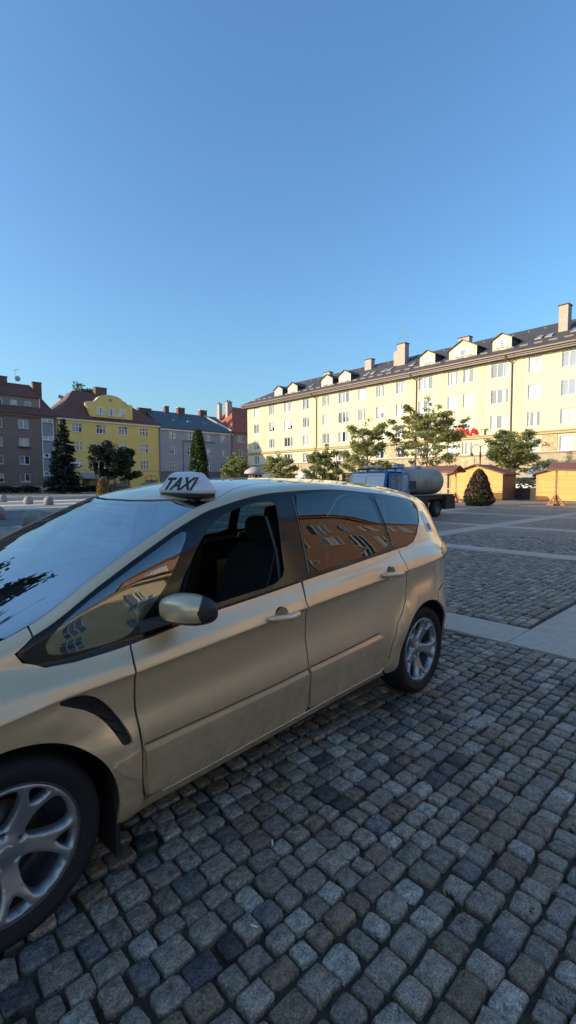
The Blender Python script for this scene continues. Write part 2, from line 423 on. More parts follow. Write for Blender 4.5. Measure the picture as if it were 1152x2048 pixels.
# ---------------------------------------------------------------- long cream building on the right
M_cream = mat('render_cream', (.60, .535, .37), .85, var=.05, vscale=.35, bump=.25, bscale=30)
M_cream2 = mat('render_ochre', (.65, .53, .33), .85, var=.05, vscale=.4, bump=.25, bscale=30)
M_stone = mat('stone_cladding', (.40, .32, .20), .8, var=.18, vscale=2.2, bump=.3, bscale=9)
M_roofd = mat('roof_dark', (.060, .054, .056), .7, var=.15, vscale=1.2, bump=.5, bscale=14)
M_gut = mat('gutter_brown', (.10, .065, .045), .5)
M_chim = mat('chimney_render', (.42, .33, .27), .85, var=.1, vscale=2)
M_capd = mat('chimney_cap_dark', (.05, .045, .045), .7)
W_MAIN = 74.0
main = empty('apartment_building', 'long cream four-storey apartment block with dark roof and dormers along the right of the square', 'building',
             (59.06, 73.72, 0), R(-91.78))
wins = [(2.1, 3.5, 'two'), (6.6, 8.0, 'two'), (10.75, 12.85, 'three'), (15.5, 16.9, 'two'), (20.1, 21.5, 'two'), (23.6, 25.7, 'three'), (27.6, 28.95, 'two'),
        (30.95, 32.3, 'two'), (34.4, 35.8, 'two'), (38.0, 40.1, 'three'), (42.3, 43.65, 'two'), (44.4, 45.75, 'two'), (47.95, 50.05, 'three'),
        (52.2, 53.6, 'two'), (55.65, 57.05, 'two'), (60.2, 61.6, 'two'), (64.2, 66.3, 'three'), (69.2, 70.6, 'two')]
rows = [(13.65, 15.3), (10.65, 12.3), (7.68, 9.3), (4.85, 6.4)]
b = MB(); ops = [(a, c, z0, z1) for (a, c, k) in wins for (z0, z1) in rows]
wall_grid(b, 0, W_MAIN, 4.6, 16.0, ops)
b.quad((0, 0, 0), (0, 13, 0), (0, 13, 16), (0, 0, 16)); b.quad((0, 13, 0), (W_MAIN, 13, 0), (W_MAIN, 13, 16), (0, 13, 16)); b.quad((W_MAIN, 0, 0), (W_MAIN, 0, 16), (W_MAIN, 13, 16), (W_MAIN, 13, 0))
b.box(0, W_MAIN, .3, 12.9, 4.55, 4.7)
wl = b.build('wall', [M_cream], main)
# shallow ochre pilaster strips
for (a, c) in [(.25, .9), (3.85, 5.5), (17.6, 18.4), (19.1, 19.6), (29.3, 30.4), (36.0, 37.2), (40.8, 41.8), (46.4, 47.1), (50.75, 51.6), (58.2, 59.0), (62.4, 63.3)]:
    b = MB(); b.box(a, c, -.035, .02, 7.25, 15.55); b.build('pilaster', M_cream2, main)
for x0, x1, z0, z1 in [(43.0, 47.2, 7.2, 7.9)]: pass
# string course, ledge, stone ground storey with shop openings
b = MB(); b.box(-.1, W_MAIN, -.22, -.002, 6.72, 6.98); b.box(-.18, W_MAIN, -.34, -.002, 6.98, 7.1); b.build('string_course', mat('course_ochre', (.47, .36, .17), .8), main)
b = MB(); b.box(-.06, W_MAIN, -.12, -.002, 4.62, 4.78); b.build('ledge', mat('ledge_brown', (.30, .22, .15), .8), main)
shops = [(1.6, 4.4), (6.2, 9.6), (11.2, 13.6), (15.2, 18.0), (20.0, 22.6), (24.4, 27.4), (29.2, 31.6), (33.6, 36.4), (38.2, 40.6), (42.5, 45.4), (48.2, 50.6), (53.0, 56.2), (58.6, 61.4), (64, 67), (69, 72)]
b = MB(); wall_grid(b, 0, W_MAIN, 0, 4.6, [(a, c, .05, 2.9) for (a, c) in shops], y=-.06, dep=.5); b.box(0, W_MAIN, -.058, .02, 4.55, 4.6)
b.build('ground_storey', M_stone, main)
M_shop = mat('shop_glass', (.05, .05, .055), .06, spec=.9)
for i, (a, c) in enumerate(shops):
    b = MB(); b.box(a, c, .42, .46, .05, 2.9)
    so_ = b.build('shop_window', M_shop, main)
    b = MB(); 
    for x in (a, (a + c) / 2 - .04, c - .08): b.box(x, x + .08, .36, .418, .05, 2.9)
    b.box(a, c, .355, .41, 2.0, 2.12); b.box(a, c, .355, .41, .05, .45); b.build('shop_frame', mat('shop_frame_brown', (.12, .07, .04), .5) if i % 3 else M_frame, so_)
M_awn = mat('awning_cloth', (.55, .60, .68), .8)
for i in (1, 3, 6, 11):
    a, c = shops[i]; b = MB(); b.add([(a - .2, -.1, 3.3), (c + .2, -.1, 3.3), (c + .2, -1.4, 2.55), (a - .2, -1.4, 2.55), (c + .2, -1.4, 2.3), (a - .2, -1.4, 2.3)], [(0, 1, 2, 3), (3, 2, 4, 5)])
    b.build('awning', M_awn, main)
# stone relief panels on the mezzanine floor
M_rel = mat('relief_stone', (.50, .36, .20), .85, var=.35, vscale=2.5, bump=1.0, bscale=5, detail=6)
for (a, c) in [(53.85, 55.45), (33.0, 34.2), (58.5, 59.8)]:
    b = MB(); b.box(a, c, -.05, -.003, 4.9, 6.68); b.build('relief_panel', M_rel, main)
for (a, c, z0, z1) in [(13.2, 15.2, 3.0, 4.4), (42.0, 46.1, 3.1, 4.5)]:
    b = MB(); b.box(a, c, -.12, -.062, z0, z1); b.build('relief_panel', M_rel, main)
for (a, c, k) in wins:
    for (z0, z1) in rows: add_window(main, a, .11, z0, c - a, z1 - z0, k)
# eaves, roof
b = MB(); b.box(-.75, W_MAIN, -.72, 13.7, 15.55, 15.72); b.box(-.85, W_MAIN, -.85, 13.8, 15.74, 15.98); b.build('cornice', M_gut, main)
b = MB(); b.tube([(-.95, -.97, 16.0), (W_MAIN, -.97, 16.0)], .10, 8); b.build('gutter', mat('gutter_zinc', (.25, .18, .14), .45), main)
zr = 20.35
b = MB(); hip_roof(b, -.9, W_MAIN, -.9, 13.9, 16.18, zr, 7.6, 0); roof = b.build('roof', M_roofd, main)
slope = (zr - 16.18) / 7.4
rz_ = lambda y: 16.18 + slope * (y + .9)
b = MB()
for xx in np.arange(1.5, W_MAIN, 1.55):
    for yy in (.15, ): b.box(xx, xx + .9, yy - .03, yy + .03, rz_(yy) + .0, rz_(yy) + .17)
for xx in np.arange(8, W_MAIN, 1.9): b.box(xx, xx + .22, 5.4, 5.5, rz_(5.4), rz_(5.4) + .1)
b.build('snow_guard', mat('snow_guard', (.16, .12, .10), .6), main)
M_dside = mat('dormer_cheek', (.08, .07, .07), .7)
def dormer(x0, x1, z0, za, kind, y=.35):
    zside = za - (x1 - x0) * .27; xm = (x0 + x1) / 2
    d = MB(); hw = (x1 - x0) * .30
    wx0, wx1, wz0, wz1 = xm - hw, xm + hw, z0 + .22, zside - .12
    wall_grid(d, x0, x1, z0 - .4, zside, [(wx0, wx1, wz0, wz1)], y=y, dep=.08); d.add([(x0, y, zside), (x1, y, zside), (xm, y, za)], [(0, 1, 2)])
    yb = lambda z: (z - 16.18) / slope - .9
    d.add([(x0, y, z0 - .4), (x0, y, zside), (x0, yb(zside) + .1, zside)], [(0, 1, 2)], 1); d.add([(x1, y, z0 - .4), (x1, y, zside), (x1, yb(zside) + .1, zside)], [(0, 1, 2)], 1)
    o = d.build('dormer', [M_cream, M_dside], main)
    r = MB(); ov = .22; zs2 = zside - ov * .5
    for (xa, sg) in ((x0 - ov, -1), (x1 + ov, 1)):
        P = [(xa, y - .2, zs2), (xm, y - .2, za + .03), (xm, yb(za) + .1, za + .03), (xa, yb(zs2) + .1, zs2)]
        r.add(P + [(p[0], p[1], p[2] + .10) for p in P], [(0, 1, 2, 3), (4, 5, 6, 7), (0, 1, 5, 4), (1, 2, 6, 5), (2, 3, 7, 6), (3, 0, 4, 7)])
    r.build('dormer_roof', M_roofd, o)
    add_window(o, wx0, y + .03, wz0, wx1 - wx0, wz1 - wz0, kind, 1)
for (x0, x1, z0, za, k) in [(7.7, 9.85, 17.0, 18.55, 'two'), (11.3, 13.75, 16.95, 18.6, 'two'), (19.5, 21.95, 16.9, 18.6, 'two'), (23.3, 25.75, 16.9, 18.65, 'two'),
                            (37.9, 40.2, 17.0, 18.75, 'bars'), (42.2, 45.9, 16.95, 19.05, 'three'), (47.85, 50.1, 17.0, 18.75, 'bars'), (62, 64.2, 17, 18.7, 'bars')]:
    dormer(x0, x1, z0, za, k)
M_sky = mat('skylight_glass', (.25, .30, .36), .05, spec=.9)
for x in (15.3, 27.3, 28.5, 30.6, 31.6, 52.2, 53.3, 55.9, 57.0, 35.4):
    y = 1.55; b = MB(); l = .95
    b.add([(x, y, rz_(y) + .02), (x + .62, y, rz_(y) + .02), (x + .62, y + l, rz_(y + l) + .1), (x, y + l, rz_(y + l) + .1), (x, y, rz_(y) + .1), (x + .62, y, rz_(y) + .1)], [(4, 5, 2, 3), (0, 1, 5, 4)])
    o = b.build('skylight', M_sky, main, fixn=False)
    b = MB(); 
    for (xa, xb) in ((x - .06, x), (x + .62, x + .68)):
        b.add([(xa, y, rz_(y)), (xb, y, rz_(y)), (xb, y + l, rz_(y + l)), (xa, y + l, rz_(y + l)), (xa, y, rz_(y) + .14), (xb, y, rz_(y) + .14), (xb, y + l, rz_(y + l) + .14), (xa, y + l, rz_(y + l) + .14)], [(4, 5, 6, 7), (0, 1, 5, 4), (0, 4, 7, 3), (1, 2, 6, 5)])
    b.box(x - .055, x + .675, y - .02, y + .005, rz_(y) + .01, rz_(y) + .13)
    b.build('skylight_frame', mat('skylight_frame', (.2, .17, .15), .5), o)
for (x, y, z0, z1, w, d) in [(15.0, 5.6, 18.6, 20.6, 1.3, .9), (25.2, 4.3, 18.3, 20.7, 1.3, .9), (32.3, 3.0, 17.4, 21.4, 1.35, 1.0), (39.9, 6.6, 19.3, 21.3, 1.6, .9), (54.25, 2.6, 17.4, 21.0, .95, 1.1), (66, 5, 18.5, 21.2, 1.5, .9)]:
    chimney(main, x, y, z0, z1, w, d, M_chim, M_capd, 0)
b = MB(); b.box(31.5, 32.18, 3.3, 3.9, 18.0, 20.6); b.build('chimney', M_chim, main)
b = MB(); b.tube([(33.0, 3.5, 21.5), (33.0, 3.5, 23.8)], .03, 6)
for z, l in ((23.5, .45), (22.9, .6), (22.4, .9)): b.tube([(33.0 - l, 3.5, z), (33.0 + l, 3.5, z)], .018, 5)
for x in (-.8, -.4, .5, .8): b.tube([(33 + x, 3.3, 22.4), (33 + x, 3.7, 22.4)], .014, 5)
b.tube([(32.3, 3.5, 22.2), (32.3, 3.5, 22.8)], .02, 5); b.build('antenna', mat('antenna_metal', (.15, .15, .16), .4, .8), main)
M_pipe = mat('downpipe_brown', (.15, .09, .055), .5)
for x in (18.8, 37.7, 50.4, 68.3):
    b = MB(); b.tube([(x - .45, -.95, 15.9), (x - .45, -.9, 15.5), (x, -.2, 15.1), (x, -.1, 14.9), (x, -.1, 7.15)], .07, 8)
    b.tube([(x, -.42, 7.2), (x, -.42, 6.9), (x, -.16, 6.5), (x, -.16, .1)], .06, 8); b.tube([(x + .55, -.9, 15.9), (x + .1, -.2, 15.15)], .05, 6); b.build('downpipe', M_pipe, main)
b = MB(); b.box(47.25, 47.35, -.32, -.1, 7.1, 7.85); b.prism([(46.75, 7.1), (47.25, 7.1), (47.25, 7.7), (46.75, 7.78)], -.3, -.1); b.prism([(46.5, 7.78), (47.7, 7.78), (47.6, 7.9), (46.5, 7.9)], -.4, -.06); b.build('corbel', M_cream2, main)

def text_mesh(name, body, size, mats, parent, loc, rot, extr=.02, shear=0.0, sx=1.0, align='CENTER', bevel=0.0):
    cu = bpy.data.curves.new(name, 'FONT'); cu.body = body; cu.size = size; cu.extrude = extr; cu.shear = shear; cu.align_x = align; cu.offset = bevel
    o = bpy.data.objects.new(name, cu); COL.objects.link(o)
    bpy.context.view_layer.update()
    me = bpy.data.meshes.new_from_object(o.evaluated_get(bpy.context.evaluated_depsgraph_get())); me.name = name
    bpy.data.objects.remove(o); me.materials.clear()
    for m in (mats if isinstance(mats, (list, tuple)) else [mats]): me.materials.append(m)
    o = bpy.data.objects.new(name, me); COL.objects.link(o); o.parent = parent; o.location = loc; o.rotation_euler = rot; o.scale = (sx, 1, 1)
    return o
# red shop letters standing on the string course (an own thing)
sg = empty('shop_sign', 'red block letters of a shop sign standing on the string course behind the tall tree', 'shop sign', main.location, main.rotation_euler[2])
M_red = mat('sign_red', (.70, .015, .015), .85, spec=.1)
b = MB(); b.box(41.6, 46.7, -.30, -.24, 7.16, 7.24); b.build('sign_rail', mat('sign_rail', (.3, .3, .3), .5), sg)
for i, ch in enumerate('SAZKA'):
    text_mesh('letter', ch, 1.12, M_red, sg, (42.15 + i * .98, -.36, 7.24), (R(90), 0, 0), .09, sx=1.15, bevel=.035)

# ---------------------------------------------------------------- buildings across the far-left side (facades on the plane Y = 84)
YL = 84.0
def left_block(name, label, x0, x1, ze, zridge, hl, hr, m_wall, m_roof, cols, rws, kinds, plinth=None, depth=12, over=.45, y=YL):
    t = empty(name, label, 'building', (x0, y, 0), 0)
    b = MB(); w = x1 - x0
    ops = [(c0 - x0, c1 - x0, z0, z1) for (c0, c1) in cols for (z0, z1) in rws]
    zs0 = plinth[1] if plinth else 0
    wall_grid(b, 0, w, zs0, ze, ops, dep=.14)
    b.quad((0, 0, 0), (0, depth, 0), (0, depth, ze), (0, 0, ze)); b.quad((w, 0, 0), (w, 0, ze), (w, depth, ze), (w, depth, 0)); b.quad((0, depth, 0), (w, depth, 0), (w, depth, ze), (0, depth, ze))
    b.build('wall', m_wall, t)
    if plinth:
        b = MB(); wall_grid(b, 0, w, 0, zs0, plinth[3] if len(plinth) > 3 else [], y=-.05, dep=.4); b.box(0, w, -.048, .02, zs0 - .04, zs0); b.build(plinth[2], plinth[0], t)
    b = MB(); hip_roof(b, -over * .2, w + over * .2, -over, depth + over, ze + .3, zridge, hl, hr); b.build('roof', m_roof, t)
    b = MB(); b.box(-.02, w + .02, -over * .8, -.002, ze - .22, ze + .1); b.build('cornice', kinds.get('cornice', M_frame), t)
    for i, (c0, c1) in enumerate(cols):
        for j, (z0, z1) in enumerate(rws): add_window(t, c0 - x0, .08, z0, c1 - c0, z1 - z0, kinds['w'])
    b = MB(); b.tube([(0, -over - .05, ze + .12), (w, -over - .05, ze + .12)], .08, 6); b.build('gutter', M_gut, t)
    return t
M_brownw = mat('render_brown', (.20, .145, .125), .9, var=.08, vscale=.6, bump=.3, bscale=20)
M_tile = mat('roof_tile_dark', (.15, .055, .04), .8, var=.2, vscale=1.5, bump=.6, bscale=10)
M_tiler = mat('roof_tile_red', (.36, .085, .05), .8, var=.18, vscale=1.5, bump=.6, bscale=10)
M_yel = mat('render_yellow', (.78, .54, .17), .85, var=.05, vscale=.5, bump=.2, bscale=20)
M_greyw = mat('render_grey', (.36, .34, .37), .88, var=.07, vscale=.5, bump=.2, bscale=20)
M_slate = mat('roof_slate', (.07, .095, .115), .6, var=.15, vscale=1.5, bump=.5, bscale=12)
M_pink = mat('render_pink', (.38, .22, .19), .88, var=.07, vscale=.6, bump=.2)
M_brick = mat('chimney_brick', (.14, .07, .055), .85, var=.2, vscale=5)
blk = left_block('brown_building', 'dark brown rendered apartment block with a shed dormer at the far left', -6, 27.4, 12.1, 17.9, 0, 2.2, M_brownw, M_tile,
                 [(-4, -2.5), (2.0, 3.5), (6.5, 8.0), (12.4, 13.9), (18.1, 19.6), (21.85, 23.3)], [(10.0, 11.35), (7.15, 8.5), (4.4, 5.75), (1.6, 2.95)],
                 {'w': 'two', 'cornice': M_brownw}, plinth=(mat('plinth_beige', (.42, .37, .30), .85), 1.0, 'plinth'))
# stair column with panels and small windows
M_spn = mat('stair_panel', (.23, .24, .27), .6)
b = MB(); b.box(31.3, 32.9, -.06, -.003, 2.3, 11.9); st_ = b.build('stair_panel', M_spn, blk)
b = MB(); b.box(31.2, 31.3, -.09, -.003, 2.3, 11.98); b.box(32.9, 32.98, -.09, -.003, 2.3, 11.98); b.build('stair_trim', M_frame, blk)
for z in (11.2, 8.35, 5.6, 2.7):
    o = add_window(blk, 31.33, -.14, z, 1.54, .62, 'two')
b = MB(); b.box(31.3, 33.3, -1.3, -.05, 1.9, 2.0); b.build('door_canopy', M_spn, blk)
# shed dormer on its roof
b = MB(); wall_grid(b, 14.0, 31.2, 12.9, 15.0, [(25.05, 25.95, 13.2, 14.4), (27.1, 28.0, 13.2, 14.4), (29.1, 30.0, 13.2, 14.4), (20.2, 21.1, 13.2, 14.4)], y=.9, dep=.1)
b.add([(31.2, .9, 12.9), (31.2, .9, 15.0), (31.2, 3.2, 15.0)], [(0, 1, 2)])
so1 = b.build('dormer', mat('dormer_board', (.24, .19, .17), .8), blk)
b = MB(); b.box(13.9, 31.35, .6, 3.4, 15.0, 15.12); b.build('dormer_roof', M_tile, so1)
for x in (25.05, 27.1, 29.1, 20.2): add_window(so1, x, .95, 13.2, .9, 1.2, 'one')
b = MB(); b.box(31.2, 31.3, .8, .9, 12.9, 15.0); b.build('dormer_trim', M_frame, so1)
for (x, y, z1, w) in [(19.6, 4.6, 18.9, 2.4), (25.6, 5.2, 18.6, 2.2), (31.5, 4.6, 18.2, 1.3), (12, 5, 18.9, 2.4)]:
    chimney(blk, x, y, 15.6, z1, w, .9, M_brick, M_capd, 0)
b = MB(); b.tube([(29.2, 6, 17.0), (29.2, 6, 20.2)], .035, 6); b.tube([(28.9, 6, 20.0), (29.8, 6, 20.3)], .03, 5)
b.tube([(29.5, 5.8, 18.9), (29.15, 6, 18.9)], .03, 5); b.lathe([(.0, 0), (.25, .06), (.45, .2)], 14, axis='Y', c=(29.5, 5.6, 18.7)); b.build('satellite_dish', mat('dish_grey', (.35, .35, .36), .5), blk)
b = MB(); b.tube([(24.6, 6, 17.0), (24.6, 6, 21.2)], .03, 5); b.build('mast', mat('antenna_metal', (.15, .15, .16)), blk)
b = MB(); b.box(21.7 + 6, 23.5 + 6, -.35, -.02, 7.0, 7.2); b.build('flower_box', mat('flower_box', (.09, .05, .03)), blk)

yl = left_block('yellow_building', 'bright yellow townhouse with a curved baroque gable and brown hipped roof', 27.4, 46.1, 12.1, 17.9, 5.0, 6.6, M_yel, M_tile,
                [(29.95, 31.55), (34.0, 35.65), (38.0, 39.6), (42.0, 43.6)], [(10.0, 11.5), (6.95, 8.45), (3.95, 5.45)], {'w': 'cross'},
                plinth=(M_yel, 3.6, 'ground_storey', [(3.9, 8.6, 0.05, 2.2), (15.5, 17.9, .05, 2.0), (10.5, 12.5, .1, 2.4), (1.0, 2.6, .1, 2.2)]))
b = MB(); b.box(-.02, 18.72, -.14, -.052, 3.62, 3.8); b.build('string_course', mat('course_white', (.55, .50, .35), .8), yl)
def arch_poly(x0, x1, z0, n=14): 
    xm, r = (x0 + x1) / 2, (x1 - x0) / 2
    return [(xm + r * math.cos(math.pi * i / n), z0 + r * .75 * math.sin(math.pi * i / n)) for i in range(n + 1)]
b = MB(); b.prism([(15.5, .05), (17.9, .05), (17.9, 1.9)] + arch_poly(15.5, 17.9, 1.9)[1:], .05, .08); aw = b.build('arched_window', M_grey, yl)
b = MB(); 
for i in range(14):
    p = arch_poly(15.42, 17.98, 1.9); b.add([(p[i][0], -.07, p[i][1]), (p[i + 1][0], -.07, p[i + 1][1]), (p[i + 1][0] * .93 + 16.7 * .07, -.07, p[i + 1][1] * .94 + .1), (p[i][0] * .93 + 16.7 * .07, -.07, p[i][1] * .94 + .1)], [(0, 1, 2, 3)])
b.box(16.65, 16.72, -.075, .0, 1.7, 2.75); b.box(15.5, 17.9, -.075, 0, 1.62, 1.7); b.box(15.46, 15.54, -.072, 0, .05, 1.9); b.box(17.86, 17.94, -.072, 0, .05, 1.9); b.build('arch_trim', M_gut, aw)
b = MB(); b.box(3.9, 8.6, .3, .35, .05, 2.2); b.build('shop_window', M_shop, yl)
b = MB(); b.box(10.5, 12.5, .3, .35, .05, 2.4); b.build('shop_window', M_shop, yl)
b = MB(); b.box(1.0, 2.6, .3, .35, .05, 2.2); b.build('door', M_gut, yl)
b = MB(); b.add([(3.6, -.06, 3.2), (8.9, -.06, 3.2), (9.0, -1.8, 2.35), (3.5, -1.8, 2.35), (9.0, -1.8, 2.2), (3.5, -1.8, 2.2)], [(0, 1, 2, 3), (3, 2, 4, 5)]); b.build('awning', mat('awning_grey', (.28, .29, .32)), yl)
# baroque gable
gx = lambda p: p - 27.4
gp = [(33.1, 12.75), (40.5, 12.75), (40.5, 15.25), (39.3, 15.3)]
gp += [(39.3 - .35 + .35 * math.cos(a), 15.3 + .45 * math.sin(a)) for a in np.linspace(.2, 1.5, 4)]
gp += [(36.4 + 2.3 * math.cos(a), 15.55 + 1.05 * math.sin(a)) for a in np.linspace(.15, math.pi - .15, 14)]
gp += [(33.5, 15.2), (32.3, 15.1), (32.4, 14.6)]
gp = [(gx(x), z) for x, z in gp]
b = MB(); b.prism(gp, -.30, .35); gab = b.build('gable', M_yel, yl)
b = MB()
top = gp[2:]
for i in range(len(top) - 1):
    (xa, za), (xb_, zb) = top[i], top[i + 1]; dx, dz = xb_ - xa, zb - za; l = math.hypot(dx, dz) or 1; nx, nz = dz / l * .14, -dx / l * .14
    b.add([(xa, -.42, za), (xb_, -.42, zb), (xb_ + nx, -.42, zb + nz), (xa + nx, -.42, za + nz), (xa, .4, za), (xb_, .4, zb), (xb_ + nx, .4, zb + nz), (xa + nx, .4, za + nz)], [(0, 1, 2, 3), (3, 2, 6, 7), (0, 1, 5, 4), (4, 5, 6, 7)])
b.build('gable_trim', mat('gable_trim', (.75, .70, .52), .7), gab)
b = MB(); b.box(gx(36.2), gx(36.7), -.36, -.302, 15.6, 16.1); b.build('gable_emblem', mat('emblem', (.35, .24, .08)), gab)
for x in (34.1, 36.0, 37.9): add_window(gab, gx(x), -.36, 13.15, 1.15, 1.25, 'bars')
b = MB(); hip_roof(b, gx(33.0), gx(40.4), .34, 8.5, 13.2, 16.2, 0.3, .3); b.build('gable_roof', M_tile, gab)
chimney(yl, gx(36.3), 5.6, 16.4, 18.9, 2.1, .9, M_brick, M_capd, 0)
chimney(yl, gx(44.4), 4.9, 13.4, 15.9, 2.6, .9, M_brick, M_capd, 0)
for x in (.15, 18.5):
    b = MB(); b.tube([(x, -.16, 12.0), (x, -.16, .1)], .07, 6); b.build('downpipe', M_capd, yl)

gy = left_block('grey_building', 'pale grey apartment house with a blue slate roof beside the yellow house', 46.1, 63.0, 11.7, 15.9, 0, 0, M_greyw, M_slate,
                [(48.1, 49.55), (52.1, 53.5), (56.4, 57.75), (60.1, 61.4)], [(9.95, 11.35), (6.95, 8.35), (3.95, 5.35)], {'w': 'cross'},
                plinth=(mat('plinth_greydark', (.17, .16, .18), .85), 3.55, 'ground_storey', [(2.5, 4.5, .4, 2.4), (8, 9.6, .05, 2.4), (13.5, 15.6, .4, 2.2)]))
b = MB(); b.box(4.9, 5.0, -.12, -.003, 3.6, 9.65); b.box(4.9, 12.4, -.25, -.003, 9.55, 9.72); b.build('ledge', mat('ledge_dark', (.16, .15, .16)), gy)
b = MB(); b.box(0, 16.9, -.14, -.052, 3.5, 3.62); b.build('string_course', mat('ledge_dark', (.16, .15, .16)), gy)
for (a, c, z0, z1) in [(2.5, 4.5, .4, 2.4), (8, 9.6, .05, 2.4), (13.5, 15.6, .4, 2.2)]:
    b = MB(); b.box(a, c, .25, .3, z0, z1); b.build('shop_window', M_shop, gy)
for (x, w) in [(4.2, .9), (7.2, 1.6), (12.6, 1.7)]: chimney(gy, x, 5.4, 15.0, 16.9, w, .8, M_brick, mat('cap_light', (.4, .36, .33)), 0)
for (x, y) in ((4, 2.4), (7.6, 2.3), (11.2, 2.2)):
    z = 12.0 + (15.9 - 12.0) / 6.45 * (y + .45); b = MB(); b.box(x, x + .7, y, y + .9, z, z + .35); b.build('skylight', M_sky, gy)
b = MB(); b.tube([(16.8, -.16, 11.6), (16.8, -.16, .1)], .08, 6); b.tube([(16.2, -.5, 11.9), (16.8, -.2, 11.3)], .06, 6); b.build('downpipe', M_capd, gy)
b = MB(); b.add([(13.2, 6.0, 15.98), (13.5, 6.0, 15.98), (16.9, -.4, 12.16), (16.5, -.4, 12.16), (13.2, 6, 16.3), (13.5, 6, 16.3), (16.9, -.4, 12.5), (16.5, -.4, 12.5)], [(4, 5, 6, 7), (0, 4, 7, 3), (1, 2, 6, 5)]); b.build('parapet', mat('parapet_light', (.5, .48, .46)), gy)

pk = left_block('pink_building', 'dull pink house with a steep red hipped roof behind the corner of the cream block', 63.0, 84, 12.0, 18.6, 4.6, 4.0, M_pink, M_tiler,
                [(64.3, 66.4), (69, 71), (74, 76)], [(10.1, 11.6), (7.0, 8.5), (4.0, 5.5)], {'w': 'three', 'cornice': M_pink}, plinth=(mat('plinth_greydark', (.17, .16, .18)), 3.4, 'ground_storey'))
chimney(pk, 2.6, 5.0, 15.6, 19.4, 1.3, .8, M_chim, M_capd, 2)
chimney(pk, 1.5, 6.6, 15.6, 19.0, .8, .8, M_chim, M_capd, 1)

# ---------------------------------------------------------------- sides of the square behind the viewer: they shade it and are mirrored in the car's glass
def rear_block(name, label, loc, rz, w, ze, zr, dep, m_wall, m_roof, n, rws, kind, ww=1.4, step=3.2, x0=1.6):
    t = empty(name, label, 'building', loc, rz); cols = [(x0 + i * step, x0 + i * step + ww) for i in range(n)]
    b = MB(); wall_grid(b, 0, w, 0, ze, [(a, c, z0, z1) for (a, c) in cols for (z0, z1) in rws], dep=.14)
    b.quad((0, 0, 0), (0, dep, 0), (0, dep, ze), (0, 0, ze)); b.quad((w, 0, 0), (w, 0, ze), (w, dep, ze), (w, dep, 0)); b.quad((0, dep, 0), (w, dep, 0), (w, dep, ze), (0, dep, ze)); b.build('wall', m_wall, t)
    b = MB(); hip_roof(b, -.3, w + .3, -.6, dep + .6, ze + .1, zr, 4, 4); b.build('roof', m_roof, t)
    b = MB(); b.box(-.1, w + .1, -.4, -.002, ze - .35, ze); b.build('cornice', m_wall, t)
    for (a, c) in cols:
        for (z0, z1) in rws: add_window(t, a, .06, z0, c - a, z1 - z0, kind)
    return t
rear_block('apartment_building', 'tall beige apartment block along the near left side of the square, behind the viewer', (-20, -2, 0), R(90), 50, 17.2, 20.6, 13,
           mat('render_beige', (.5, .42, .3), .85), M_tile, 8, [(13.6, 15.2), (10.4, 12), (7.2, 8.8), (4, 5.6)], 'two', step=5.6)
rear_block('apartment_building', 'terracotta apartment block with white windows, mirrored in the rear door glass', (85, -9, 0), R(195), 74, 18.0, 20.6, 12,
           mat('render_terracotta', (.36, .20, .135), .85, var=.05), M_tile, 15, [(14.3, 16.4), (10.6, 12.7), (6.9, 9.0)], 'three', ww=2.9, step=4.8)
rear_block('apartment_building', 'cream townhouse with tall windows, mirrored in the front quarter glass', (20, -15, 0), R(190), 34, 9.8, 12.0, 12,
           mat('render_cream_plain', (.74, .60, .38), .85, var=.04), M_tile, 8, [(6.2, 8.6), (2.0, 4.6)], 'cross', ww=1.7, step=4.0)
# ================================================================ VEGETATION
def leaf_cloud(cent, rad, n, size, rg, flat=1.0, aspect=1.8):
    """n small leaf quads scattered round the given twig points"""
    cent = np.asarray(cent); idx = rg.integers(0, len(cent), n)
    d = rg.normal(0, 1, (n, 3)); d /= np.linalg.norm(d, axis=1)[:, None]
    P = cent[idx] + d * (rad * rg.random(n)[:, None] ** .5) * np.array([1, 1, flat])
    a = rg.normal(0, 1, (n, 3)); a[:, 2] *= .6; a /= np.linalg.norm(a, axis=1)[:, None]
    bv = np.cross(a, rg.normal(0, 1, (n, 3))); bv /= np.linalg.norm(bv, axis=1)[:, None]
    s = size * rg.uniform(.6, 1.4, n)[:, None]; A = a * s * aspect / 2; B = bv * s / 2
    V = np.stack([P - A, P + B * .9 - A * .1, P + A, P - B * .9 - A * .1], 1).reshape(-1, 3)
    return V, np.arange(4 * n).reshape(n, 4)
M_bark = mat('bark', (.10, .075, .05), .95, var=.3, vscale=8, bump=.8, bscale=30)
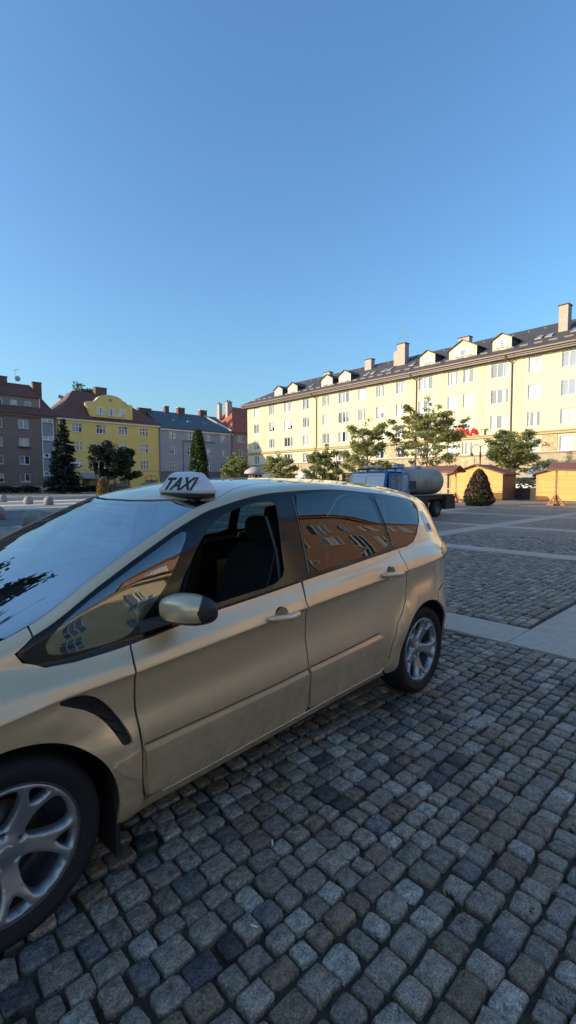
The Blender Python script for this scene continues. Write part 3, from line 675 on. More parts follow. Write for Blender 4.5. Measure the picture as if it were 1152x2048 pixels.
def broad_tree(label, loc, H, cw, z0, seed, mleaf, nleaf=5200, leaf=.13, clump=.52, group=None, rt=.09, name='broadleaf_tree', layer=.8, limbs=11):
    rg = np.random.default_rng(seed); t = empty(name, label, 'tree', loc, 0, group)
    b = MB(); top = Vector((rg.normal(0, .12), rg.normal(0, .12), H * .86))
    mid = Vector((rg.normal(0, .06), rg.normal(0, .06), H * .45))
    def tk(u): return (Vector((0, 0, 0)) * (1 - u) ** 2 + mid * 2 * u * (1 - u) + top * u * u)
    b.tube([tk(u) for u in np.linspace(0, 1, 9)], [rt * (1.15 - u) for u in np.linspace(0, 1, 9)], 8)
    tw = []
    for i in range(limbs):
        u = (z0 + (H - z0) * (.02 + .86 * i / limbs)) / H; p0 = tk(min(u * 1.02, .97)); an = i * 2.4 + rg.uniform(-.4, .4)
        f = (i + .5) / limbs; L = cw / 2 * (1.0 - .62 * max(0, f - .25) ** 1.1) * rg.uniform(.72, 1.12)
        rise = L * rg.uniform(.35, 1.25)
        pts = [p0 + Vector((math.cos(an + .25 * s) * L * s, math.sin(an + .25 * s) * L * s, rise * s ** .8 + (-.08 * L if s > .9 else 0))) for s in (0, .3, .6, 1)]
        b.tube(pts, [rt * .42, rt * .3, rt * .2, rt * .08], 6)
        for s in (.38, .58, .78, .95):
            k = int(s * 3); q = pts[min(k, 2)].lerp(pts[min(k + 1, 3)], s * 3 - k); tw.append(q[:])
            for sg in (-1, 1):
                a2 = an + sg * rg.uniform(.5, 1.1); l2 = L * (1.05 - s) * .8 + .25
                e = q + Vector((math.cos(a2) * l2, math.sin(a2) * l2, rg.uniform(-.05, .35) * l2)); b.tube([q, e], [rt * .14, rt * .05], 4, cap=False)
                tw += [tuple(q.lerp(e, .6)), tuple(e)]
    for z in np.linspace(.8, 1.0, 5): tw.append((top.x + rg.normal(0, .15), top.y + rg.normal(0, .15), H * z))
    b.build('trunk', M_bark, t)
    keep = [c for c in tw if rg.random() < .94]
    keep += [(rg.normal(0, cw * .16), rg.normal(0, cw * .16), z0 + (H - z0) * rg.uniform(.15, .85)) for _ in range(30)]
    V, F = leaf_cloud(keep, clump, nleaf, leaf, rg, layer); np_mesh('crown', V, F, mleaf, t)
    return t
L_light = leaf_mat('leaf_light', (.20, .23, .07), (.50, .49, .19), .55)
L_mid = leaf_mat('leaf_mid', (.16, .20, .065), (.42, .44, .17), .55)
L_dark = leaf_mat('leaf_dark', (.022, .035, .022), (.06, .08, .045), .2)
L_spruce = leaf_mat('needle_dark', (.012, .024, .020), (.035, .055, .045), .15)
L_thuja = leaf_mat('thuja_green', (.03, .065, .02), (.10, .16, .035), .25)
G = 'young trees in front of the cream block'
for (lab, x, y, H, cw, z0, seed, n) in [
        ('small round green tree at the left corner of the cream block, beside the pavilion', 42.6, 55.8, 5.6, 3.9, 1.0, 1, 7000),
        ('thin spreading young tree left of the middle, in front of the corner shops', 41.5, 45.4, 5.2, 4.3, 1.2, 2, 4800),
        ('dark green young tree before the shop awnings, third from the left', 40.8, 37.4, 5.7, 3.7, .9, 3, 7000),
        ('broad light green tree left of the blue tanker truck', 38.7, 29.5, 7.6, 4.8, 1.3, 4, 10500),
        ('tallest light green tree, partly covering the red shop sign', 43.0, 25.5, 9.6, 7.4, 2.2, 5, 15500),
        ('green tree behind the two wooden huts, near the right edge', 46.5, 18.4, 6.2, 5.0, 1.9, 6, 10500)]:
    broad_tree(lab, (x, y, 0), H, cw, z0, seed, L_light if seed in (2, 4, 5) else L_mid, n, leaf=.12 if y < 30 else .15, limbs=17 if seed in (4, 5, 6) else 12, clump=.40, layer=.65, group=G)
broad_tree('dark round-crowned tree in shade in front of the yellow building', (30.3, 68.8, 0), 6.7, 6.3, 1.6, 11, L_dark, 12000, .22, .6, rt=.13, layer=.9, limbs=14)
broad_tree('pale green tree rising behind the roofs between the brown and the yellow house', (41.5, 112, 0), 24.3, 10, 8, 12, leaf_mat('leaf_haze', (.06, .09, .06), (.14, .18, .11)), 9000, .5, 1.3, rt=.3)
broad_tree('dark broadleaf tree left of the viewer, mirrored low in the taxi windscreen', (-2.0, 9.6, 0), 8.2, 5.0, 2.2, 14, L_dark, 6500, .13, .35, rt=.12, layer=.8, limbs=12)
def spruce(label, loc, H, w, seed, group=None):
    rg = np.random.default_rng(seed); t = empty('spruce_tree', label, 'tree', loc)
    b = MB(); b.tube([(0, 0, 0), (0, 0, H * .97)], [.17, .02], 8); tw = []
    for z in np.arange(.6, H - .15, .22):
        f = 1 - z / H; n = int(6 + 5 * f)
        for k in range(n):
            an = rg.uniform(0, 6.28); L = (w / 2) * (f ** .85) * rg.uniform(.6, 1.1) + .1
            e = Vector((math.cos(an) * L, math.sin(an) * L, z - .26 * L + .10 * L * L * .3)); 
            if rg.random() < .45: b.tube([(0, 0, z), e], [.03, .008], 4, cap=False)
            for s in np.linspace(.25, 1, max(2, int(L / .28))): tw.append((e.x * s, e.y * s, z + (e.z - z) * s))
    b.build('trunk', M_bark, t)
    V, F = leaf_cloud(tw, .22, 17000, .17, rg, .45, 2.6); np_mesh('crown', V, F, L_spruce, t); return t
spruce('tall dark spruce between the brown and the yellow building', (24.2, 71.5, 0), 10.6, 5.4, 21)
def bush(name, label, cat, loc, H, w, seed, mleaf, mfl=None, nfl=0, n=5000, power=.6, leaf=.07, low=None):
    rg = np.random.default_rng(seed); t = empty(name, label, cat, loc)
    b = MB(); b.tube([(0, 0, -.02), (0, 0, H * .8)], [.06, .02], 6); b.build('trunk', M_bark, t)
    z = rg.random(n); prof = lambda z: np.clip((1 - z) ** power, 0, 1) * (.72 + .28 * np.minimum(z / .12, 1))
    a = rg.uniform(0, 6.283, n); r = w / 2 * prof(z) * (rg.random(n) ** .22) * (1 + .10 * np.sin(a * 5 + z * 9) + .06 * np.sin(a * 11 - z * 23))
    P = np.stack([r * np.cos(a), r * np.sin(a), z * H + .03], 1)
    V, F = leaf_cloud(P, .05, n, leaf, rg); np_mesh('crown', V, F, mleaf, t)
    if mfl:
        z = rg.random(nfl) ** .8 * .86 + .12; a = rg.uniform(0, 6.283, nfl); r = w / 2 * prof(z) * 1.0 * rg.uniform(.92, 1.06, nfl)
        V, F = leaf_cloud(np.stack([r * np.cos(a), r * np.sin(a), z * H + .03], 1), .05, nfl, leaf * 1.1, rg, 1, 1.1); np_mesh('blossom', V, F, mfl, t)
    return t
bush('thuja_tree', 'tall narrow thuja with a sunlit yellow-green tip in front of the grey house', 'tree', (34.8, 53.6, 0), 8.3, 2.7, 31, L_thuja, n=16000, power=.42, leaf=.20)
L_red = leaf_mat('blossom_red', (.11, .05, .045), (.24, .11, .09), .2); L_or = leaf_mat('blossom_orange', (.40, .13, .05), (.6, .30, .16), .2)
L_pale = leaf_mat('blossom_pale', (.45, .35, .35), (.7, .6, .6), .2)
tb = bush('flowering_bush', 'cone-shaped bush with dark red blossom in front of the wooden hut', 'bush', (30.9, 14.5, 0), 2.35, 2.0, 32, leaf_mat('leaf_bush', (.035, .06, .02), (.09, .12, .04), .2), L_red, 2600, 9500, .55, .085)
bush('flowering_bush', 'small upright bush with orange blossom beyond the taxi windscreen', 'bush', (17.2, 41.5, 0), 1.95, 1.2, 33, leaf_mat('leaf_bush_light', (.10, .14, .03), (.24, .27, .06), .2), L_or, 1300, 4200, .45, .085)
# hedges below the far left houses
def hedge(label, x0, x1, y0, y1, h, seed, m):
    rg = np.random.default_rng(seed); n = int((x1 - x0) * 420)
    P = np.stack([rg.uniform(x0, x1, n), rg.uniform(y0, y1, n), h * rg.random(n) ** .6], 1); P[:, 2] *= 1 + .12 * np.sin(P[:, 0] * 2.1)
    V, F = leaf_cloud(P, .08, n, .17, rg); o = np_mesh('hedge', V, F, m); tag(o, label, 'hedge'); return o
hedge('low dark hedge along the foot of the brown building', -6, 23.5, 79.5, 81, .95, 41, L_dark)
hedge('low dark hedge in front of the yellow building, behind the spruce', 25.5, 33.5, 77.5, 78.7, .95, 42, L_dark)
hedge('planted green top of the dark planter between the two huts', 42.6, 43.2, 14.9, 16.7, .0 + 1.5, 43, L_mid)

# ================================================================ MARKET HUTS AND STANDS
def wood_mat(name, col, axis=2, step=.14):
    m = bpy.data.materials.new(name); m.use_nodes = True; N = m.node_tree.nodes; L = m.node_tree.links; b = N['Principled BSDF']
    tc = N.new('ShaderNodeTexCoord'); sp = N.new('ShaderNodeSeparateXYZ'); L.new(tc.outputs['Object'], sp.inputs[0])
    dv = N.new('ShaderNodeMath'); dv.operation = 'DIVIDE'; dv.inputs[1].default_value = step; L.new(sp.outputs[axis], dv.inputs[0])
    fl = N.new('ShaderNodeMath'); fl.operation = 'FLOOR'; L.new(dv.outputs[0], fl.inputs[0]); wn_ = N.new('ShaderNodeTexWhiteNoise'); wn_.noise_dimensions = '1D'; L.new(fl.outputs[0], wn_.inputs['W'])
    fr = N.new('ShaderNodeMath'); fr.operation = 'FRACT'; L.new(dv.outputs[0], fr.inputs[0])
    gt = N.new('ShaderNodeMath'); gt.operation = 'GREATER_THAN'; gt.inputs[1].default_value = .07; L.new(fr.outputs[0], gt.inputs[0])
    nz = N.new('ShaderNodeTexNoise'); nz.inputs['Scale'].default_value = 4; mp = N.new('ShaderNodeMapping'); mp.inputs['Scale'].default_value = (1, 1, 12); L.new(tc.outputs['Object'], mp.inputs[0]); L.new(mp.outputs[0], nz.inputs['Vector'])
    a1 = N.new('ShaderNodeMath'); a1.operation = 'MULTIPLY_ADD'; a1.inputs[1].default_value = .22; a1.inputs[2].default_value = .72; L.new(wn_.outputs['Value'], a1.inputs[0])
    a2 = N.new('ShaderNodeMath'); a2.operation = 'MULTIPLY_ADD'; a2.inputs[1].default_value = .35; L.new(nz.outputs['Fac'], a2.inputs[0]); L.new(a1.outputs[0], a2.inputs[2])
    g2 = N.new('ShaderNodeMath'); g2.operation = 'MULTIPLY_ADD'; g2.inputs[1].default_value = .6; g2.inputs[2].default_value = .4; L.new(gt.outputs[0], g2.inputs[0])
    a3 = N.new('ShaderNodeMath'); a3.operation = 'MULTIPLY'; L.new(a2.outputs[0], a3.inputs[0]); L.new(g2.outputs[0], a3.inputs[1])
    vm = N.new('ShaderNodeVectorMath'); vm.operation = 'SCALE'; vm.inputs[0].default_value = col; L.new(a3.outputs[0], vm.inputs['Scale']); L.new(vm.outputs[0], b.inputs['Base Color']); b.inputs['Roughness'].default_value = .6
    return m
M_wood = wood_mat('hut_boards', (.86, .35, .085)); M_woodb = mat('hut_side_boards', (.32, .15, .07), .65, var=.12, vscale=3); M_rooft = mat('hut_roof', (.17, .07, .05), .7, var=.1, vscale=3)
M_trim = mat('hut_trim', (.62, .32, .12), .6)
def hut(label, y_left, y_right, x, depth, ridge=2.95, eave=2.2, gap=True):
    """closed wooden hut; its gable faces -X.  local: x = -Y world (right when seen from the front), y = +X (in)"""
    w = y_left - y_right; t = empty('market_hut', label, 'hut', (x, y_left, 0), R(-90), 'wooden market huts')
    wm = w / 2
    b = MB(); b.add([(0, 0, .06), (w, 0, .06), (w, 0, eave), (wm, 0, ridge - .05), (0, 0, eave)], [(0, 1, 2, 3, 4)])
    b.build('front_wall', M_wood, t)
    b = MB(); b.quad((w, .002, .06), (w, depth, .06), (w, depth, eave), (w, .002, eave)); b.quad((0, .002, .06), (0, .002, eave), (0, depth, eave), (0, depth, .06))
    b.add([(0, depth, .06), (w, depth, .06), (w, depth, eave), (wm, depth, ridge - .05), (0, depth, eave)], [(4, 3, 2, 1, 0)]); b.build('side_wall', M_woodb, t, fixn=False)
    b = MB(); o = .25
    for (xa, sg) in ((-o, 0), (w + o, 1)):
        zs = eave - (ridge - eave) * o / wm
        P = [(xa, -.3, zs), (wm, -.3, ridge), (wm, depth + .25, ridge), (xa, depth + .25, zs)]
        b.add(P + [(p[0], p[1], p[2] + .09) for p in P], [(0, 1, 2, 3), (4, 5, 6, 7), (0, 1, 5, 4), (1, 2, 6, 5), (2, 3, 7, 6), (3, 0, 4, 7)])
    b.build('roof', M_rooft, t)
    b = MB()
    for x_ in (0.0, w - .07): b.box(x_, x_ + .07, -.03, -.003, .06, eave)
    b.box(.07, w - .07, -.025, -.003, 1.06, 1.10); b.box(.07, w - .07, -.025, -.003, 1.93, 1.96)
    for f in (.36, .68): b.box(w * f, w * f + .03, -.025, -.003, 1.97, 2.3)
    b.build('trim_board', M_trim, t)
    b = MB(); b.box(w * .56, w * .66, -.05, -.026, .50, .56); b.box(w * .93, w * 1.0, -.05, -.031, .72, .76); b.build('latch', mat('latch_metal', (.08, .07, .06), .5, .6), t)
    return t
hut('closed wooden market hut with brown gable roof behind the flowering cone bush', 21.6, 16.9, 40.3, 2.7)
hut('closed wooden market hut at the right edge with a shadow on its lower left corner', 14.5, 8.6, 40.9, 2.7)
def stand(label, y0, y1, x, panel=False):
    """open roofed stand: two posts on triangular feet, small gable roof with its ridge along Y"""
    t = empty('market_stand', label, 'stand', (x, y1, 0), R(-90), 'open market stands'); w = y1 - y0
    for i, xx in enumerate((.25, w - .25)):
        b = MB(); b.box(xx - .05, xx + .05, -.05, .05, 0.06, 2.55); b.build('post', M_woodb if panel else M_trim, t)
        b = MB()
        for s in (-1, 1):
            b.add([(xx - .045, s * .05, .75), (xx + .045, s * .05, .75), (xx + .045, s * .52, .1), (xx - .045, s * .52, .1), (xx - .045, s * .05, .60), (xx + .045, s * .05, .60), (xx + .045, s * .40, .1), (xx - .045, s * .40, .1)], [(0, 1, 2, 3), (4, 7, 6, 5), (0, 4, 5, 1), (3, 2, 6, 7), (0, 3, 7, 4), (1, 5, 6, 2)])
            b.add([(xx + s * .05, -.045, .75), (xx + s * .05, .045, .75), (xx + s * .48, .045, .1), (xx + s * .48, -.045, .1), (xx + s * .05, -.045, .6), (xx + s * .05, .045, .6), (xx + s * .37, .045, .1), (xx + s * .37, -.045, .1)], [(0, 1, 2, 3), (4, 7, 6, 5), (0, 4, 5, 1), (3, 2, 6, 7), (0, 3, 7, 4), (1, 5, 6, 2)])
        b.box(xx - .55, xx + .55, -.05, .05, 0, .1); b.box(xx - .05, xx + .05, -.6, -.052, 0, .1); b.box(xx - .05, xx + .05, .052, .6, 0, .1)
        b.build('foot', M_woodb, t)
    b = MB(); b.box(.31, w - .31, -.04, .04, .98, 1.06); b.build('rail', M_trim, t)
    b = MB()
    for s in (-1, 1):
        P = [(-.1, 0, 2.78), (w + .1, 0, 2.78), (w + .1, s * .95, 2.34), (-.1, s * .95, 2.34)]
        b.add(P + [(p[0], p[1], p[2] - .07) for p in P], [(0, 1, 2, 3), (4, 5, 6, 7), (0, 1, 5, 4), (1, 2, 6, 5), (2, 3, 7, 6), (3, 0, 4, 7)])
    b.build('roof', M_rooft, t)
    b = MB(); b.box(.0, w, -.9, -.86, 2.24, 2.33); b.box(.0, w, .86, .9, 2.24, 2.33); b.build('fascia', M_trim, t)
    return t
stand('open wooden market stand with brown roof behind the tanker truck', 17.6, 22.6, 34.2)
stand('open wooden market stand at the right edge, in front of the closed hut', 5.6, 11.25, 34.5, True)
b = MB(); b.box(0, .55, 0, 1.9, 0, 1.0); o = b.build('planter', mat('planter_dark', (.05, .032, .028), .8)); o.location = (42.6, 14.85, 0)
tag(o, 'dark planter box between the two wooden huts', 'planter')

# ================================================================ STREET FURNITURE
M_iron = mat('iron_dark', (.035, .035, .04), .45, .4)
def lamp(label, loc, H, rz):
    t = empty('street_lamp', label, 'street lamp', loc, rz, 'two-armed street lamps')
    b = MB(); b.lathe([(.0, 0), (.16, 0), (.16, .12), (.10, .2), (.085, 1.0), (.11, 1.05), (.06, 1.15), (.055, H - 1.2), (.09, H - 1.15), (.09, H - .75), (.05, H - .7), (.045, H - .25), (.0, H - .1)], 14); b.build('pole', M_iron, t)
    for s in (-1, 1):
        b = MB(); b.tube([(0, 0, H - .75)] + [(s * (.38 - .38 * math.cos(a)), 0, H - .45 + .42 * math.sin(a)) for a in np.linspace(.0, math.pi, 12)] + [(s * .76, 0, H - .75)], .028, 6); b.build('arm', M_iron, t)
        b = MB(); b.lathe([(.04, H - .70), (.06, H - .82), (.19, H - 1.0), (.20, H - 1.03), (.17, H - 1.02), (.0, H - .98)], 14, c=(s * .76, 0, 0)); l = b.build('lamp_shade', M_iron, t)
        b = MB(); b.lathe([(.0, H - 1.13), (.09, H - 1.08), (.12, H - 1.0)], 12, c=(s * .76, 0, 0)); b.build('bulb', mat('lamp_glass', (.7, .7, .66), .3), l)
    return t
lamp('dark street lamp with two curled arms above the wooden huts', (43.2, 20.2, 0), 4.95, R(-48))
lamp('dark street lamp with two curled arms in front of the yellow building', (24.4, 59.8, 0), 4.35, R(-43))
lamp('dark street lamp standing among the trees left of the tanker truck', (38.5, 33.3, 0), 4.4, R(20))
M_boll = mat('bollard_granite', (.26, .25, .245), .8, var=.2, vscale=14, bump=.5, bscale=60)
def bollard_mb():
    b = MB(); r, h = .31, .62; prof = [(r, -.01)] + [(r, h - r + .02)] + [(r * math.cos(a), h - r + .02 + r * .95 * math.sin(a)) for a in np.linspace(.1, math.pi / 2, 10)]
    b.lathe([(0.0, -.01)] + prof, 28); return b
b0 = bollard_mb().build('bollard', M_boll)
bl = [((5.2, 18.75), 'round-topped stone bollard nearest the taxi windscreen'), ((5.25, 23.9), 'round-topped stone bollard cut by the left edge of the view'), ((11.25, 36.5), 'stone bollard across the road, rightmost of the far row'),
      ((10.4, 38.2), 'stone bollard across the road with its left half in the sun'), ((10.1, 44.0), 'stone bollard across the road, leftmost of the far row')]
for i, ((x, y), lab) in enumerate(bl):
    o = b0 if i == 0 else b0.copy()
    if i: COL.objects.link(o)
    o.location = (x, y, 0); o.scale = (1, 1, .97) if i % 2 else (1, 1, 1); tag(o, lab, 'bollard', 'round stone bollards along the road')
# round pavilion
t = empty('round_pavilion', 'small round pavilion with domed roof and thin columns by the cream block', 'pavilion', (36.3, 44.2, 0))
b = MB(); b.lathe([(0, 3.35), (.25, 3.3), (.7, 3.1), (1.05, 2.85), (1.15, 2.6), (1.1, 2.5), (.0, 2.55)], 24); b.build('roof', mat('pavilion_roof', (.40, .33, .32), .55), t)
for k in range(4):
    b = MB(); a = k * math.pi / 2 + .6; b.tube([(math.cos(a) * .5, math.sin(a) * .5, 0), (math.cos(a) * .5, math.sin(a) * .5, 2.55)], .09, 8); b.build('column', mat('pavilion_column', (.35, .26, .24), .7), t)
b = MB(); b.lathe([(.0, .0), (.7, 0), (.7, .25), (0, .25)], 20); b.build('base', M_boll, t)
# shop advertising board on the corner
t = empty('shop_board', 'white pointed board hanging on the shaded corner of the cream block', 'sign board', (57.2, 69.3, 0), R(-91.78))
b = MB(); b.prism([(0, 1.7), (.4, 2.1), (2.6, 2.1), (2.6, 1.3), (.4, 1.3)], -.1, 0); b.build('board', mat('board_white', (.7, .7, .7)), t)
b = MB(); b.box(-.1, 2.7, 0.002, .06, 1.2, 2.2); b.build('board_frame', M_iron, t)

# ================================================================ PARKED VEHICLES FAR OFF
def small_car(label, loc, rz, col, van=False):
    t = empty('parked_van' if van else 'parked_car', label, 'van' if van else 'car', loc, rz)
    mc = mat('paint_' + '%02x%02x%02x' % tuple(int(c * 255) for c in col), col, .3, coat=.8)
    L, W, H = (4.9, 1.9, 2.0) if van else (4.2, 1.7, 1.46)
    if van: low = [(-2.45, .3), (2.45, .3), (2.45, .95), (2.3, 1.1), (1.75, 1.2), (-2.4, 1.2)]; hi = [(-2.4, 1.2), (1.75, 1.2), (1.1, 1.9), (.9, 1.98), (-2.2, 2.0), (-2.38, 1.85)]
    else: low = [(-2.05, .28), (2.1, .28), (2.1, .62), (1.95, .78), (1.05, .92), (-1.95, .96), (-2.1, .75)]; hi = [(-1.95, .96), (1.05, .92), (.35, 1.38), (.1, 1.45), (-1.0, 1.46), (-1.6, 1.3)]
    b = MB(); hw = W / 2
    b.prism(low, -hw, hw)
    n = len(hi); f = .80
    vs = [(x, -hw * (1 if i < 2 else f), z) for i, (x, z) in enumerate(hi)] + [(x, hw * (1 if i < 2 else f), z) for i, (x, z) in enumerate(hi)]
    b.add(vs, [tuple(range(n)), tuple(reversed(range(n, 2 * n)))] + [(i, i + n, (i + 1) % n + n, (i + 1) % n) for i in range(n)])
    o = b.build('body', mc, t); bv = o.modifiers.new('bevel', 'BEVEL'); bv.width = .07; bv.segments = 3; bv.limit_method = 'ANGLE'
    cx = sum(p[0] for p in hi) / n; cz = sum(p[1] for p in hi) / n
    for s in (-1, 1):
        b = MB(); q = []
        for i, (x, z) in enumerate(hi):
            x2, z2 = cx + (x - cx) * .86, cz + (z - cz) * .76; k = (z2 - .94) / (H - .94) if not van else (z2 - 1.2) / .8
            q.append((x2, s * (hw * (1 - (1 - f) * max(0, k)) + .012), z2))
        b.add(q, [tuple(range(n))]); b.build('side_window', M_dark, t)
    b = MB(); a, c = hi[1], hi[2]; dx, dz = c[0] - a[0], c[1] - a[1]; l = math.hypot(dx, dz); nx, nz = dz / l * .015, -dx / l * .015
    nx, nz = abs(nx), abs(nz)
    b.add([(a[0] + dx * .1 + nx, -hw * .9, a[1] + dz * .1 + nz), (a[0] + dx * .1 + nx, hw * .9, a[1] + dz * .1 + nz), (a[0] + dx * .92 + nx, hw * .76, a[1] + dz * .92 + nz), (a[0] + dx * .92 + nx, -hw * .76, a[1] + dz * .92 + nz)], [(0, 1, 2, 3)]); b.build('windscreen', M_dark, t)
    for wx in (-1.3, 1.35):
        for s in (-1, 1):
            b = MB(); b.lathe([(.0, s * (hw - .2)), (.31, s * (hw - .2)), (.32, s * (hw - .1)), (.31, s * (hw + .02)), (.22, s * (hw + .03)), (.0, s * (hw + .0))], 18, axis='Y', c=(wx, 0, .32)); w = b.build('wheel', mat('tyre_far', (.02, .02, .02), .8), t)
            b = MB(); b.lathe([(.0, s * (hw + .034)), (.2, s * (hw + .036))], 14, axis='Y', c=(wx, 0, .32)); b.build('rim', mat('rim_far', (.4, .4, .42), .4, .6), w)
    for s in (-1, 1):
        x1 = low[2][0]; b = MB(); b.cbox(x1 - .12, x1 + .012, s * hw * .72 - .16, s * hw * .72 + .16, .58, .72, .02); b.build('headlight', mat('headlight_far', (.6, .6, .62), .15), t)
        b = MB(); b.cbox(low[-1][0] - .02, low[-1][0] + .1, s * hw * .8 - .1, s * hw * .8 + .1, .66, .86, .02); b.build('tail_light', mat('tail_far', (.4, .02, .02), .2), t)
    return t
small_car('dark parked car under the dark round tree, before the yellow building', (33.5, 74.2, 0), R(8), (.025, .03, .045))
small_car('dark parked car beside the arched window of the yellow building', (40.0, 76.0, 0), R(5), (.04, .045, .05))
small_car('white parked van seen between the two wooden huts', (49.5, 18.3, 0), R(95), (.7, .72, .74), True)
small_car('silver parked car behind the trees, in front of the shops of the cream block', (50.5, 44.5, 0), R(92), (.5, .5, .52))
small_car('dark blue parked car behind the trees, left of the silver one', (50.5, 51.5, 0), R(92), (.05, .07, .13))

# ================================================================ BLUE TANKER TRUCK
M_blue = mat('truck_blue', (.015, .13, .36), .42, coat=.3, var=.12, vscale=3); M_blk = mat('truck_black', (.022, .022, .025), .7, var=.3, vscale=5)
M_tank = mat('tank_green_grey', (.24, .28, .25), .5, var=.35, vscale=1.6, detail=6); M_tend = mat('tank_grey', (.30, .32, .36), .45, var=.1, vscale=3); M_tyre = mat('truck_tyre', (.02, .02, .021), .85, bump=.3)
tr = empty('tanker_truck', 'small old blue tanker truck with open driver door and grey-green tank behind the taxi', 'truck', (16.35, 12.1, 0), R(180))
# local x = forward (world -X), y = world -Y (its left side, facing the viewer); cab front at x = .6
b = MB(); cabp = [(.72, .55), (.72, 1.12), (.42, 1.9), (.25, 2.02), (-.75, 2.05), (-.86, 1.95), (-.88, .55)]
hw = 1.0; n = len(cabp); sc_ = [1, 1, .90, .86, .86, .9, 1]
rings = []
for (s, k) in ((-1, 1), (-.9, 1.0), (.9, 1), (1, 1)):
    pass
# cab shell: front, roof, rear, right side as bevelled panels; left side open in the doorway
def cab_ring(y, shrink): return [(p[0] + (-.0 if i else 0) - (shrink if i in (0, 1, 2) else -shrink if i in (4, 5, 6) else 0), y * sc_[i], p[1] - (shrink * .9 if i in (2, 3, 4, 5) else 0)) for i, p in enumerate(cabp)]
R0, R1, R2, R3 = cab_ring(-1.0, .06), cab_ring(-.92, 0), cab_ring(.92, 0), cab_ring(1.0, .06)
vs = R0 + R1 + R2 + R3; fs = []
for a in range(3):
    for i in range(n - 1): 
        if a == 1 and i == 1: continue       # windscreen opening
        fs.append((a * n + i, a * n + i + 1, (a + 1) * n + i + 1, (a + 1) * n + i))
b.add(vs, fs, 0, True)
b.add(R0, [tuple(range(n))]); 
b.add([R3[0], R3[1], (R3[1][0] - .2, R3[1][1], R3[1][2]), (R3[0][0] - .2, R3[0][1], R3[0][2])], [(0, 1, 2, 3)])
b.add([R3[4], R3[5], R3[6], (-.62, 1.0, .55), (-.62, .9, 1.85)], [(0, 1, 2, 3, 4)])
b.box(-.84, .7, -.96, .96, .5, .62); b.build('cab', M_blue, tr, fixn=False)
b = MB()
A, B_, C_2, D_ = Vector(R1[1]), Vector(R2[1]), Vector(R2[2]), Vector(R1[2])
def wsl(u, v): return (A.lerp(B_, u)).lerp(D_.lerp(C_2, u), v)
for (u0, u1) in ((.02, .98),): b.add([wsl(u0, .04), wsl(u1, .04), wsl(u1, .93), wsl(u0, .93)], [(0, 1, 2, 3)])
w_ = b.build('windscreen', mat('truck_glass', (.30, .36, .42), .05, spec=.9), tr)
b = MB()
for (u0, u1, v0, v1) in ((0, 1, -.03, .045), (0, 1, .92, 1.02), (0, .025, 0, 1), (.975, 1, 0, 1), (.44, .475, .04, .92)):
    P = [wsl(u0, v0), wsl(u1, v0), wsl(u1, v1), wsl(u0, v1)]; off = Vector((.02, 0, .008)); b.add([p + off for p in P] + P, [(0, 1, 2, 3), (0, 1, 5, 4), (1, 2, 6, 5), (2, 3, 7, 6), (3, 0, 4, 7)])
b.build('windscreen_frame', mat('truck_frame', (.55, .55, .54), .5), tr)
b = MB(); b.box(.705, .76, -.85, .85, .66, 1.0); b.build('grille', M_blk, tr)
b = MB(); b.cbox(.72, .88, -1.0, 1.0, .36, .55, .02); b.build('bumper', mat('bumper_grey', (.25, .25, .26), .6), tr)
for s in (-1, 1):
    b = MB(); b.lathe([(.0, .80), (.09, .79), (.12, .76), (.12, .7)], 16, axis='X', c=(0, s * .72, .82)); b.build('headlight', mat('headlight_far', (.6, .6, .62), .15), tr)
# open door
TG = bpy.data.materials.new('thin_glass'); TG.use_nodes = True; TG.node_tree.nodes['Principled BSDF'].inputs['Alpha'].default_value = .25; TG.node_tree.nodes['Principled BSDF'].inputs['Roughness'].default_value = .03; TG.node_tree.nodes['Principled BSDF'].inputs['Base Color'].default_value = (.4, .45, .5, 1)
b = MB(); dth = .045; dx = .42; b.box(dx, dx + dth, 1.03, 1.95, .62, 1.2); b.box(dx, dx + dth, 1.03, 1.09, 1.2, 1.92); b.box(dx, dx + dth, 1.89, 1.95, 1.2, 1.85); b.box(dx, dx + dth, 1.09, 1.9, 1.86, 1.92); b.box(dx, dx + dth, 1.32, 1.36, 1.2, 1.86)
dr = b.build('door', M_blue, tr)
b = MB(); b.box(dx + .01, dx + .02, 1.36, 1.89, 1.2, 1.86); b.box(dx + .01, dx + .02, 1.09, 1.32, 1.2, 1.86); b.build('door_glass', TG, dr)
b = MB(); b.box(dx + .1, dx + .14, 2.0, 2.28, 1.28, 1.62); b.tube([(dx, 1.95, 1.6), (dx + .1, 2.1, 1.6)], .015, 6); b.tube([(dx, 1.95, 1.3), (dx + .1, 2.1, 1.3)], .015, 6); b.build('mirror', M_blk, dr)
b = MB(); b.box(dx + .1, dx + .14, -1.4, -1.15, 1.28, 1.66); b.tube([(.4, -.98, 1.6), (dx + .1, -1.2, 1.6)], .015, 6); b.build('mirror', M_blk, tr)
b = MB(); b.cbox(-.8, -.1, -.8, .8, .62, 1.05, .04); b.cbox(-.82, -.66, -.75, -.1, 1.05, 1.62, .04); b.cbox(-.82, -.66, .1, .75, 1.05, 1.62, .04); b.build('seat', mat('truck_seat', (.10, .09, .085), .8), tr)
b = MB(); b.lathe([(.2, .0), (.22, .02), (.2, .04), (.18, .02), (.2, 0)], 20, c=(.25, .45, 1.2)); b.tube([(.25, .45, 1.22), (.5, .45, .9)], .02, 6); b.build('steering_wheel', M_blk, tr)
